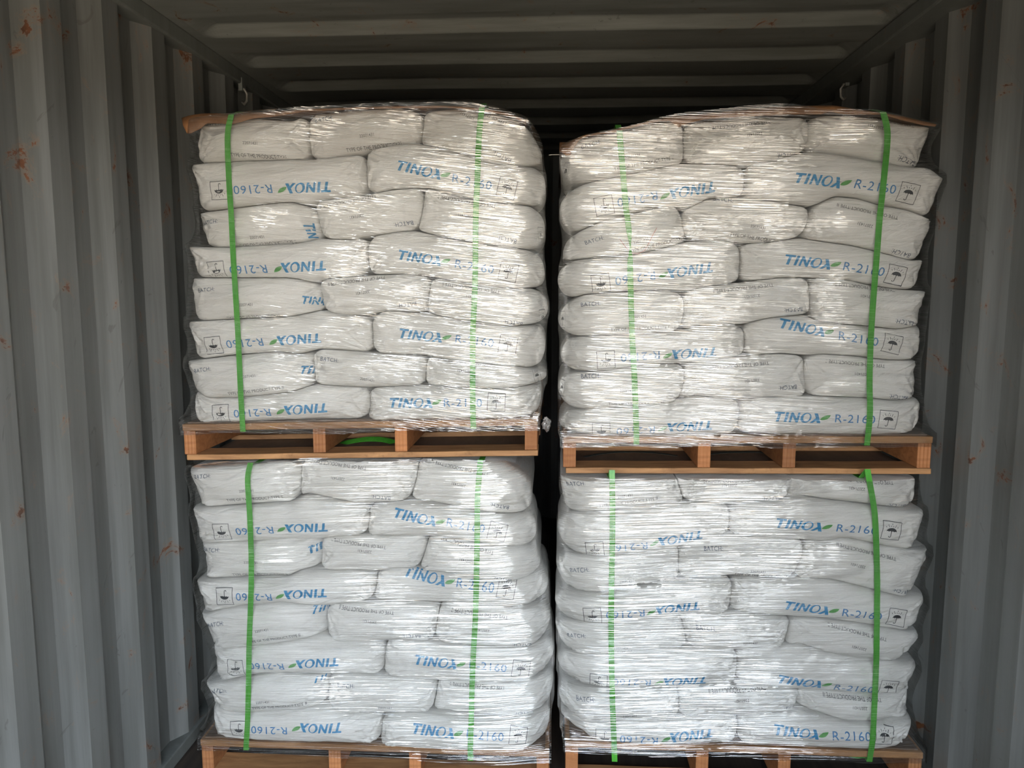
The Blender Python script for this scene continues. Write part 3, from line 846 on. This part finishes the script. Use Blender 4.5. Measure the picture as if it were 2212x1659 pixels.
for key, L in LOADS.items():
    Y = L['Y']
    for row in range(8):
        S = L['S'][row]
        nin = len(S) - 1
        for i in range(nin):
            seed = hash_ = (ord(key[0]) * 7 + ord(key[1]) * 13 + row * 5 + i * 3) % 997
            depth = 0.36 if nin == 2 else 0.54
            yj = Y + 0.012 * math.sin(seed * 1.7) - (0.004 if nin == 2 else 0.0)
            sk, bv, V, F, org = make_sack(key, row, i, nin, L['B'][row], L['B'][row + 1], S[i], S[i + 1], yj, depth, seed)
            av, af = ALLV[key]
            o0 = len(av); av += V.tolist(); af += [tuple(o0 + q for q in f) for f in F]
            ppm = FPX / (Y + 0.05)
            if nin == 2:
                w, cd, um, flip = LONG[key][(row, i)]
                base = math.pi if flip else 0.0
                ang = lambda a, b_: math.atan2(-(b_[1] - a[1]), b_[0] - a[0])
                a1 = ang(cd, w) if flip else ang(w, cd)
                a2 = ang(um, cd) if flip else ang(cd, um)
                aw, ac = base + a1, base + (a1 + a2) / 2
                lg = stamp(sk, bv, org, 'brand_lettering', P_WORD, M['blue'], w, 0.0278, aw, Y, 'bold slanted blue lettering')
                if lg is not None:
                    stamp(sk, bv, org, 'leaf_mark', P_LEAF, M['leaf'], w, 0.0278, aw, Y, 'small green leaf', parent=lg)
                stamp(sk, bv, org, 'grade_code', P_CODE, M['code'], cd, 0.0235, ac, Y, 'thin blue grade code', squeeze=0.113 / 0.0235 / width(P_CODE))
                stamp(sk, bv, org, 'umbrella_symbol', P_UMB, M['black'], um, 0.0530, ac + (0.02 if flip else -0.06), Y, 'black boxed umbrella and rain symbol')
            else:
                sd = SIDES.get((key, row, i))
                if sd: stamp(sk, bv, org, 'side_lettering', P_WORD, M['blue'], sd[:2], 0.0235, math.radians(sd[2]), Y, 'cut-off blue lettering on the turned side', squeeze=0.75, shift=1.8, steep=-0.06)
                sm = SIDEMARKS.get((key, row, i))
                if sm: stamp(sk, bv, org, 'umbrella_symbol', P_UMB, M['black'], sm[:2], 0.050, math.radians(sm[2]), Y, 'boxed umbrella symbol turned round the side', squeeze=sm[3], steep=-0.02)
                bt, lt, ty, dg_, flip = ENDS[key][(row, i)]
                a0 = math.radians(dg_) + (math.pi if flip else 0.0)
                if bt: stamp(sk, bv, org, 'batch_text', P_BATCH, M['grey'], bt, 0.0118, a0 + (-0.04 if flip else 0.04), Y, squeeze=0.055 / 0.0118 / width(P_BATCH))
                if lt: stamp(sk, bv, org, 'lot_number', P_LOT, M['small'], lt, 0.0082, a0, Y, squeeze=0.042 / 0.0082 / width(P_LOT))
                if ty: stamp(sk, bv, org, 'type_text', P_TYPE, M['small'], ty, 0.0092, a0, Y, squeeze=0.171 / 0.0092 / width(P_TYPE))

# ------------------------------------------------------------------ pallets
def pallet(key, x0, x1, y0, ztop, zbot, slope, label):
    root = empty('pallet', ((x0 + x1) / 2, y0 + 0.55, zbot))
    tag(root, label, 'pallet', 'wooden pallets under the loads of sacks')
    org = (0, 0, 0)
    W = x1 - x0; D = 1.1
    td, bdh, sw = 0.020, 0.017, 0.038
    xs = [x0, x0 + W * 0.372, x0 + W * 0.603, x1 - sw]
    zs = lambda x: slope * (x - x0)
    def bar(nm, xa, xb, ya, yb, za, zb, mat):
        g = Geo()
        b = len(g.v)
        nseg = 10
        for k in range(nseg + 1):
            x = xa + (xb - xa) * k / nseg
            dz = zs(x); w = 0.0012 * math.sin(k * 2.3 + xa * 9 + ya * 5)
            g.v += [(x, ya + w, za + dz), (x, yb, za + dz), (x, yb, zb + dz + w * 0.6), (x, ya + w, zb + dz + w * 0.6)]
        for k in range(nseg):
            for q in range(4):
                g.f.append((b + 4 * k + q, b + 4 * k + 4 + q, b + 4 * k + 4 + (q + 1) % 4, b + 4 * k + (q + 1) % 4))
        g.f += [(b, b + 1, b + 2, b + 3), tuple(b + 4 * nseg + q for q in (3, 2, 1, 0))]
        g.build(nm, mat, root, ((xa + xb) / 2, (ya + yb) / 2, za), bevel=0.0022)
    nb = 8
    bw = 0.115
    for k in range(nb):
        ya = y0 + k * (D - bw) / (nb - 1)
        bar('deck_board', x0, x1, ya, ya + bw, ztop - td, ztop, M['wood'])
    for x in xs:
        bar('stringer', x, x + sw, y0 + 0.006, y0 + D, zbot + bdh + 0.0004, ztop - td - 0.0004, M['wood2'])
    for ya in (y0 + 0.002, y0 + 0.33, y0 + 0.66, y0 + D - 0.1):
        bar('bottom_board', x0 + 0.008, x1 + 0.002, ya, ya + 0.1, zbot, zbot + bdh, M['wood'])
    return root

for key, (pl, pr, prb, lab) in PALDEF.items():
    x0, x1, Yp, zt, slope = PAL[key]
    pallet(key, x0, x1, Yp, zt, zt - LOADS[key]['H'], slope, lab)

# cardboard under the sacks of every load
for key in LOADS:
    x0, x1, Yp, zt, slope = PAL[key]
    g = Geo()
    nseg = 12
    for k in range(nseg + 1):
        x = x0 + 0.012 + (x1 - x0 - 0.024) * k / nseg
        dz = slope * (x - x0)
        w = 0.0015 * math.sin(k * 1.9)
        g.v += [(x, Yp + 0.012 + w, zt + dz + 0.0008), (x, Yp + 1.08, zt + dz + 0.0008), (x, Yp + 1.08, zt + dz + 0.0048), (x, Yp + 0.012 + w, zt + dz + 0.0048)]
    for k in range(nseg):
        for q in range(4):
            g.f.append((4 * k + q, 4 * k + 4 + q, 4 * k + 4 + (q + 1) % 4, 4 * k + (q + 1) % 4))
    g.f += [(0, 1, 2, 3), tuple(4 * nseg + q for q in (3, 2, 1, 0))]
    o = g.build('cardboard_sheet', M['kraft'], None, ((x0 + x1) / 2, Yp + 0.5, zt))
    tag(o, f'thin brown cardboard sheet on the deck of the {LOADS[key]["where"]} pallet', 'cardboard', 'cardboard sheets on the pallet decks')

# ------------------------------------------------------------------ cardboard on top of the loads
COVER = {}
def top_sheet(key, fold, lip, label, y_back=1.0, mat='card'):
    Y = LOADS[key]['Y']
    fx = np.array(fold, float); lx = np.array(lip, float)
    N = 120
    u = np.linspace(0, 1, N)
    def along(p):
        d = np.concatenate([[0], np.cumsum(np.hypot(np.diff(p[:, 0]), np.diff(p[:, 1])))])
        return np.stack([np.interp(u * d[-1], d, p[:, 0]), np.interp(u * d[-1], d, p[:, 1])], -1)
    fp = along(fx)
    lp = np.stack([fp[:, 0] + (lx[0, 0] - fx[0, 0]) * np.clip(1 - u * 12, 0, 1), np.interp(fp[:, 0], lx[:, 0], lx[:, 1])], -1)
    front = on_y(fp[:, 0], fp[:, 1], Y - 0.012)
    low = on_y(lp[:, 0], lp[:, 1], Y - 0.034)
    b0p = sorted((p_[0], p_[2]) for p_ in [pt(a, b, Y + 0.012) for a, b in LOADS[key]['B'][0]])
    b0z = np.interp(front[:, 0], [q[0] for q in b0p], [q[1] for q in b0p])
    rows = [low, (low + front) / 2 + np.array([0, -0.008, 0.0]), front]
    for k, yb in enumerate((0.03, 0.1, 0.25, 0.5, y_back)):
        r = front.copy(); r[:, 1] = Y + yb; r[:, 2] = np.maximum(front[:, 2] + (0.004 if k else 0.002), b0z + 0.008)
        rows.append(r)
    R = np.stack(rows)
    th = np.array([0, 0.0, -0.0035]); 
    V = R.reshape(-1, 3); nr = len(rows)
    F = [(j * N + i, j * N + i + 1, (j + 1) * N + i + 1, (j + 1) * N + i) for j in range(nr - 1) for i in range(N - 1)]
    o = mesh_obj('cardboard_cover', V, F, M[mat], origin=(V[:, 0].mean(), Y + 0.5, V[:, 2].mean()))
    COVER[key] = (V, F)
    so = o.modifiers.new('board', 'SOLIDIFY'); so.thickness = 0.003; so.offset = 0
    tag(o, label, 'cardboard', 'cardboard covers on top of the loads')
    return o

top_sheet('UL', [(393,256),(410,250),(440,246),(500,246),(560,243),(620,240),(660,237),(780,232),(900,229),(960,229),(1040,235),(1100,246),(1135,260)],
          [(404,288),(430,277),(445,266),(480,267),(497,269),(515,265),(545,256),(590,252),(640,244),(660,240),(780,235),(900,233),(960,232),(1040,238),(1100,250),(1136,264)],
          'brown cardboard cover with drooping corner on top of the upper left load')
top_sheet('UR', [(1209,327),(1222,312),(1245,300),(1265,292),(1322,282),(1412,260),(1444,254),(1475,249),(1526,246),(1630,235),(1702,230),(1803,229),(1844,236),(1946,251),(2020,269)],
          [(1222,336),(1240,310),(1250,300),(1265,295),(1322,286),(1412,263),(1445,260),(1465,275),(1481,267),(1526,257),(1600,252),(1702,247),(1773,247),(1793,241),(1824,247),(1905,247),(1946,259),(1997,271),(2020,273)],
          'brown cardboard cover bowed over the top of the upper right load')
for key, lab in (('LL', 'brown cardboard sheet between lower left sacks and upper left pallet'), ('LR', 'brown cardboard sheet between lower right sacks and upper right pallet')):
    up = 'U' + key[1]
    x0, x1, Yp, zt, slope = PAL[up]
    g = Geo()
    zb = zt - 0.112
    for k in range(9):
        x = x0 + 0.02 + (x1 - x0 - 0.03) * k / 8
        z = zb + slope * (x - x0) - 0.006
        g.v += [(x, Yp + 0.05, z), (x, Yp + 1.08, z), (x, Yp + 1.08, z + 0.004), (x, Yp + 0.05, z + 0.004)]
    for k in range(8):
        for q in range(4):
            g.f.append((4 * k + q, 4 * k + 4 + q, 4 * k + 4 + (q + 1) % 4, 4 * k + (q + 1) % 4))
    g.f += [(0, 1, 2, 3), (35, 34, 33, 32)]
    o = g.build('cardboard_sheet', M['kraft'], None, ((x0 + x1) / 2, Yp + 0.5, zb))
    tag(o, lab, 'cardboard', 'cardboard sheets between the loads')

# ------------------------------------------------------------------ green straps
BVH = {k: BVHTree.FromPolygons(v, f) for k, (v, f) in ALLV.items()}
STRAPS = {
 'UL': [([(502,248),(493,268),(491,300),(492,330),(495,400),(500,470),(503,540),(508,620),(513,700),(517,780),(520,850),(524,918),(525,926)], 'left'),
        ([(1042,233),(1037,260),(1033,330),(1031,400),(1028,450),(1027,530),(1027,580),(1025,650),(1021,720),(1021,780),(1021,850),(1022,910),(1023,923)], 'right')],
 'UR': [([(1338,284),(1342,330),(1348,400),(1352,450),(1358,490),(1362,530),(1361,580),(1363,650),(1366,740),(1370,800),(1373,880),(1375,945),(1375,958)], 'left'),
        ([(1905,243),(1915,262),(1918,285),(1917,310),(1908,400),(1900,470),(1895,540),(1890,600),(1884,680),(1880,750),(1878,830),(1880,890),(1876,935),(1872,958)], 'right')],
 'LL': [([(543,1000),(535,1020),(534,1035),(537,1070),(540,1120),(543,1200),(543,1260),(541,1320),(538,1400),(537,1480),(535,1560),(532,1605),(531,1620)], 'left'),
        ([(1038,994),(1034,1040),(1031,1080),(1031,1150),(1030,1200),(1029,1260),(1027,1340),(1023,1400),(1020,1470),(1018,1560),(1016,1615),(1016,1630)], 'right')],
 'LR': [([(1322,1016),(1323,1080),(1323,1160),(1321,1260),(1320,1350),(1321,1430),(1323,1520),(1326,1590),(1327,1620),(1328,1645)], 'left'),
        ([(1873,1014),(1882,1060),(1890,1110),(1893,1180),(1895,1260),(1894,1350),(1893,1430),(1890,1500),(1887,1560),(1885,1605),(1881,1625),(1877,1645)], 'right')]}
STRAPV = {k: ([], []) for k in LOADS}
def ribbon(path, widths, thick, wdir=None):
    """band along path; the band lies across x"""
    path = np.array(path); n_ = len(path)
    t = np.gradient(path, axis=0); t /= np.linalg.norm(t, axis=1)[:, None]
    V, F = [], []
    for i in range(n_):
        xdir = np.array([1.0, 0, 0]) if wdir is None else np.array(wdir[i])
        xdir = xdir - t[i] * np.dot(xdir, t[i]); xdir /= np.linalg.norm(xdir)
        nn = np.cross(t[i], xdir)
        w = widths[i] / 2
        V += [path[i] - xdir * w, path[i] + xdir * w, path[i] + xdir * w + nn * thick, path[i] - xdir * w + nn * thick]
    for i in range(n_ - 1):
        for q in range(4):
            F.append((4 * i + q, 4 * i + (q + 1) % 4, 4 * i + 4 + (q + 1) % 4, 4 * i + 4 + q))
    F += [(3, 2, 1, 0), tuple(4 * (n_ - 1) + q for q in range(4))]
    return V, F

for key, lst in STRAPS.items():
    Y = LOADS[key]['Y']
    x0, x1, Yp, zt, slope = PAL[key]
    cvk = COVER.get(key)
    bvc = BVHTree.FromPolygons(cvk[0].tolist(), cvk[1]) if cvk is not None else None
    for pts_, side in lst:
        p = np.array(pts_, float)
        d = np.concatenate([[0], np.cumsum(np.hypot(np.diff(p[:, 0]), np.diff(p[:, 1])))])
        N = 90
        u = np.linspace(0, d[-1], N)
        px, py = blur1(np.interp(u, d, p[:, 0]), 2), np.interp(u, d, p[:, 1])
        w = on_y(px, py, Y)
        yy_ = np.full(N, Y + 0.02)
        for i in range(N):
            for dx in (-0.008, 0, 0.008):
                h = BVH[key].ray_cast(Vector((w[i, 0] + dx, Y - 0.5, w[i, 2])), Vector((0, 1, 0)))
                if h[0] is not None: yy_[i] = min(yy_[i], h[0].y)
                h = bvc.ray_cast(Vector((w[i, 0] + dx, Y - 0.5, w[i, 2])), Vector((0, 1, 0))) if bvc else (None,)
                if h[0] is not None and h[0].y < Y: yy_[i] = min(yy_[i], h[0].y - 0.007)
        zdeck = zt + slope * (w[:, 0] - x0)
        yy_ = np.where(w[:, 2] < zdeck + 0.004, np.minimum(yy_, Yp), yy_)
        ym = np.array([yy_[max(0, i - 4):i + 5].min() for i in range(N)])
        ym = np.minimum(blur1(ym, 2), yy_) - 0.0034
        # keep the picture position while the surface comes forward
        w = np.array([pt(px[i], py[i], ym[i]) for i in range(N)])
        path = w.tolist()
        widths = [0.0165] * N
        if key == 'UR' and side == 'left':
            widths = [0.0165 * (1 - 0.68 * math.exp(-((b - 532) / 22.0) ** 2)) for b in py]
        top = path[0]
        back = [[top[0], Y + 0.9, top[2] + 0.002], [top[0], Y + 0.4, top[2] + 0.006], [top[0], Y + 0.12, top[2] + 0.007], [top[0], Y + 0.02, top[2] + 0.004]]
        bot = path[-1]
        path.append([bot[0], bot[1], zt + slope * (bot[0] - x0) - 0.0228]) if bot[2] > zt + slope * (bot[0] - x0) - 0.022 else None
        widths += [0.0165] * (len(path) - len(widths))
        under = [[bot[0], Y + 0.02, bot[2] - 0.004], [bot[0], Y + 0.25, bot[2] - 0.010], [bot[0], Y + 0.6, bot[2] - 0.004], [bot[0], Y + 1.0, bot[2]]]
        lid = LOADS[key].get('lid')
        if lid is not None:
            for q in back: q[2] = min(q[2], float(lid(q[0])) - 0.0092) if q[1] > 2.25 else q[2]
            back = [[top[0], Y + q, 0] for q in (0.9, 0.4, 0.06, 0.028)]
            for q in back: q[2] = float(lid(q[0])) - 0.0092
        cv = COVER.get(key)
        if cv is not None:
            zc_ = cv[0][np.abs(cv[0][:, 0] - top[0]) < 0.03][:, 2].max() + 0.007
            for q in back: q[2] = zc_
        zu = zt + slope * (bot[0] - x0) - 0.0228
        for q in under: q[2] = zu
        path = back + path + under
        widths = [0.0165] * len(back) + widths + [0.0165] * 4
        V, F = ribbon(path, widths, 0.0009)
        V = np.array(V)
        sv, sf = STRAPV[key]
        o0 = len(sv); sv += V.tolist(); sf += [tuple(o0 + q for q in f) for f in F]
        o = mesh_obj('strapping_band', V, F, M['strap'], origin=(V[:, 0].mean(), Y, V[:, 2].min()), smooth=False)
        tag(o, f'green plastic strap down the {side} part of the {LOADS[key]["where"]} load', 'strap', 'green straps round the loads')

# ------------------------------------------------------------------ stretch film round each load
def film(key, mat, label):
    Y = LOADS[key]['Y']
    x0p, x1p, Yp, zt, slope = PAL[key]
    vv, ff = ALLV[key]; sv, sf = STRAPV[key]
    av = np.array(vv)
    xa, xb = av[:, 0].min(), av[:, 0].max()
    za, zb = zt - 0.030, av[:, 2].max() + 0.004
    cv = COVER.get(key)
    hv = av
    if cv is not None:
        zb = max(zb, cv[0][:, 2].max() + 0.006)
    NXF, NZF = 150, 130
    zs = np.linspace(za, zb, NZF)
    def hull(sign):
        out = np.zeros(NZF)
        for j in range(NZF):
            m = np.abs(hv[:, 2] - zs[j]) < 0.016
            out[j] = (sign * hv[m, 0]).max() if m.any() else sign * (x1p if sign > 0 else x0p)
        low = zs < zt + 0.03
        out[low] = np.maximum(out[low], sign * (x1p if sign > 0 else x0p) + 0.003)
        q = out.copy()
        for _ in range(1):                       # bridge between the sack corners
            sh = np.concatenate([q[:1]] * 5 + [q])[:NZF] * 0.5 + np.concatenate([q] + [q[-1:]] * 5)[-NZF:] * 0.5
            q = np.maximum(q, sh - 0.003)
        return sign * (np.maximum(blur1(q, 2), out) + 0.004)
    xr_, xl_ = hull(1), hull(-1)
    if key[1] == 'L': xr_ = np.minimum(xr_, pt(1199.0, 1300, Y)[0])
    else: xl_ = np.maximum(xl_, pt(1201.5, 1300, Y)[0])
    U = np.linspace(0, 1, NXF)
    XG = xl_[:, None] + (xr_ - xl_)[:, None] * U[None, :]
    allv = list(vv) + list(sv); allf = list(ff); o0 = len(vv)
    allf += [tuple(o0 + q for q in f) for f in sf]
    if cv is not None:
        o0 = len(allv); allv += cv[0].tolist(); allf += [tuple(o0 + q for q in f) for f in cv[1]]
    bvh = BVHTree.FromPolygons(allv, allf)
    yg = np.full((NZF, NXF), 9.0)
    for j in range(NZF):
        for i in range(NXF):
            xq = min(max(XG[j, i], xl_[j] + 0.006), xr_[j] - 0.006)
            h = bvh.ray_cast(Vector((xq, Y - 0.5, zs[j])), Vector((0, 1, 0)))
            y = h[0].y if h[0] is not None and h[0].y < Y + 0.15 else 9.0
            if zs[j] < zt + slope * (xq - x0p) + 0.012: y = min(y, Yp - 0.004)
            yg[j, i] = y
    e = yg.copy()
    for _ in range(5):
        p = np.pad(e, 1, mode='edge')
        e = np.minimum.reduce([p[1:-1, 1:-1], p[:-2, 1:-1], p[2:, 1:-1], p[1:-1, :-2], p[1:-1, 2:]])
    e2 = e.copy()
    for _ in range(9):                           # drawn tight sideways
        p = np.pad(e, ((0, 0), (1, 1)), mode='edge')
        e = np.minimum.reduce([p[:, 1:-1], p[:, :-2], p[:, 2:]])
    e = np.where(e > 5, Y + 0.045, e)
    for _ in range(70):
        p = np.pad(e, ((0, 0), (1, 1)), mode='edge')
        e = (p[:, 1:-1] * 2 + p[:, :-2] + p[:, 2:]) / 4
    e2 = np.where(e2 > 5, Y + 0.06, e2)
    wq = np.clip(np.minimum(U, 1 - U) * (xb - xa) / 0.17, 0, 1)[None, :]; wq = wq * wq * (3 - 2 * wq)
    e = e2 * (1 - wq) + e * wq
    for _ in range(14):
        p = np.pad(e, 1, mode='edge')
        e = (p[1:-1, 1:-1] * 2 + p[:-2, 1:-1] + p[2:, 1:-1] + p[1:-1, :-2] + p[1:-1, 2:]) / 6
    p = np.pad(yg, 2, mode='edge')
    near = np.minimum.reduce([p[2 + a:NZF + 2 + a, 2 + b:NXF + 2 + b] for a in (-1, 0, 1) for b in (-2, -1, 0, 1, 2)])
    e = np.minimum(e, near) - 0.0055
    edgec = np.clip(np.minimum(U, 1 - U) / 0.03, 0, 1)[None, :]
    e = np.minimum(e + 0.016 * (1 - edgec) ** 2, near - 0.0035)
    cols = []
    for yb in (1.04, 0.6, 0.3, 0.15, 0.08):
        cols.append(np.stack([xl_, np.full(NZF, Y + yb), zs], -1))
    for i in range(NXF):
        cols.append(np.stack([XG[:, i], e[:, i], zs], -1))
    for yb in (0.08, 0.15, 0.3, 0.6, 1.04):
        cols.append(np.stack([xr_, np.full(NZF, Y + yb), zs], -1))
    G = np.stack(cols, 1)                      # z, column
    # the top edge follows the load
    tp = sorted((p_[0], p_[2]) for p_ in [pt(a, b, Y) for a, b in LOADS[key]['B'][0]])
    top = np.interp(G[-1, :, 0], [q[0] for q in tp], [q[1] for q in tp]) + 0.006
    if cv is not None:
        cz = cv[0][cv[0][:, 1] < Y + 0.02]
        U_ = np.concatenate([np.zeros(5), U, np.ones(5)])
        for c_ in range(G.shape[1]):
            mm = np.abs(cz[:, 0] - G[-1, c_, 0]) < 0.02
            outer = U_[c_] < 0.5 if key == 'UL' else U_[c_] > 0.62
            if mm.any() and not outer: top[c_] = max(top[c_], cz[mm, 2].max() + 0.004)
    if cv is not None:
        for c_ in range(G.shape[1]):
            if G[-1, c_, 1] > Y + 0.05: top[c_] -= 0.014
    if cv is not None: top = blur1(top, 5)
    lid = LOADS[key].get('lid')
    if lid is not None:
        yfront = G[-4, :, 1]
        top = np.where(yfront > 2.235, np.minimum(top, lid(G[-1, :, 0]) - 0.012), top)
    bottom = za + slope * (G[0, :, 0] - x0p) + 0.006 * vnoise(np.stack([G[0, :, 0] * 9], -1), 77)
    tt = (zs - za) / (zb - za)
    keep = G[..., 2].copy()
    for c_ in range(G.shape[1]):
        G[:, c_, 2] = np.where(tt > 0.7, np.minimum(keep[:, c_], top[c_]), keep[:, c_])
        G[:, c_, 2] = np.where(tt < 0.02, bottom[c_], G[:, c_, 2])
    NC = G.shape[1]
    V = G.reshape(-1, 3)
    F = []
    for j in range(NZF - 1):
        for c_ in range(NC - 1):
            if G[j + 1, c_, 2] - G[j, c_, 2] < 1e-5 and G[j + 1, c_ + 1, 2] - G[j, c_ + 1, 2] < 1e-5: continue
            F.append((j * NC + c_, j * NC + c_ + 1, (j + 1) * NC + c_ + 1, (j + 1) * NC + c_))
    o = mesh_obj('stretch_film', V, F, mat, origin=((xa + xb) / 2, Y + 0.5, za))
    tag(o, label, 'plastic wrap', 'clear film round the loads')
    return o

for key in LOADS:
    film(key, M['film'][key], f'shiny clear stretch film wrapped round the {LOADS[key]["where"]} load of sacks')

# ------------------------------------------------------------------ small things
bm = bmesh.new()
bmesh.ops.create_icosphere(bm, subdivisions=3, radius=1.0)
for q in bm.verts:
    c_ = np.array(q.co)
    r_ = 1 + 0.45 * float(vnoise(c_ * 2.4 + 5, 91)) + 0.25 * float(vnoise(c_ * 6, 92))
    q.co = Vector((c_[0] * 0.012, c_[1] * 0.012, c_[2] * 0.020)) * r_
tv = np.array([q.co for q in bm.verts]); bm.verts.index_update()
tf = [tuple(q.index for q in f.verts) for f in bm.faces]; bm.free()
tc = pt(1180, 916, 2.30)
fl_ = [o for o in COL.objects if o.name == 'stretch_film'][0]
mesh_obj('film_tail', tv + tc, tf, M['film']['UL'], fl_, tuple(tc), smooth=False)['label'] = 'crumpled loose end of the film'

# loose straps inside the fork pockets
def loose(px_list, y_list, width_, mat, label, wdir, group='loose straps in the pallets'):
    P = np.array([pt(a, b, y) for (a, b), y in zip(px_list, y_list)])
    u = np.linspace(0, len(P) - 1, 40)
    Q = np.stack([blur1(np.interp(u, np.arange(len(P)), P[:, k]), 3) for k in range(3)], -1)
    V, F = ribbon(Q, [width_] * 40, 0.0009, [wdir] * 40)
    V = np.array(V)
    o = mesh_obj('loose_strap', V, F, mat, origin=(V[:, 0].mean(), V[:, 1].mean(), V[:, 2].min()), smooth=False)
    tag(o, label, 'strap', group)

loose([(715,968),(745,956),(790,948),(830,949),(862,960)], [2.5] * 5, 0.030, M['strap'], 'green strap loop arching inside the upper left pallet', (0, 1, 0.35))
loose([(1247,990),(1300,979),(1360,975),(1420,978),(1470,986)], [2.5] * 5, 0.016, M['dark_strap'], 'dark strap arching in the upper right pallet, outer pocket near the gap', (0, 1, 0.1))
loose([(1520,982),(1570,977),(1630,976),(1680,981)], [2.5] * 4, 0.016, M['dark_strap'], 'dark strap arching in the middle pocket of the upper right pallet', (0, 1, 0.1))
loose([(1390,1627),(1420,1636),(1445,1646),(1480,1656)], [2.44, 2.42, 2.40, 2.38], 0.016, M['strap'], 'green strap end hanging under the lower right pallet', (0.5, 0.2, 1))
loose([(1760,1652),(1810,1640),(1850,1634),(1885,1632)], [2.42] * 4, 0.016, M['strap'], 'green strap curling under the lower right pallet by the strap', (0, 1, 0.4))

# red tear thread
def on_load(key, a, b, off=0.003):
    d = Vector(ray(np.array([a]), np.array([b]))[0]).normalized()
    h = BVH[key].ray_cast(Vector(CAM), d)
    return tuple(h[0] - d * off) if h[0] is not None else tuple(pt(a, b, LOADS[key]['Y']))
P = [on_load('UR', a, b) for a, b in [(1339,517),(1349,531),(1357,540),(1366,548),(1380,547),(1393,541),(1400,528),(1410,508),(1419,492)]]
o = Geo().tube(P, 0.0006, 6).build('red_thread', M['red'], None, tuple(P[4]), smooth=True)
tag(o, 'thin red tear thread caught under the film of the upper right load', 'thread')

# lashing rings on the rails
def lash(name, c, side, label):
    root = empty(name, c)
    tag(root, label, 'lashing ring', 'lashing rings under the roof rails')
    x, y, z = c
    pts_ = [(x, y, z + 0.012), (x + side * 0.016, y - 0.008, z + 0.008), (x + side * 0.026, y - 0.010, z - 0.010), (x + side * 0.022, y - 0.006, z - 0.036), (x + side * 0.010, y, z - 0.046), (x, y + 0.004, z - 0.036)]
    Geo().tube(pts_, 0.005, 10).build('ring', M['steel'], root, c, smooth=True)
    Geo().box(x - 0.004 if side > 0 else x - 0.012, x + 0.012 if side > 0 else x + 0.004, y - 0.02, y + 0.02, z + 0.0, z + 0.05).build('bracket', M['rail'], root, c, bevel=0.002)
lash('lashing_ring', (XL + 0.006, 3.02, 2.285), 1, 'steel lashing ring under the left roof rail above the sacks')
lash('lashing_ring', (XR - 0.006, 3.14, 2.30), -1, 'steel lashing ring under the right roof rail above the sacks')
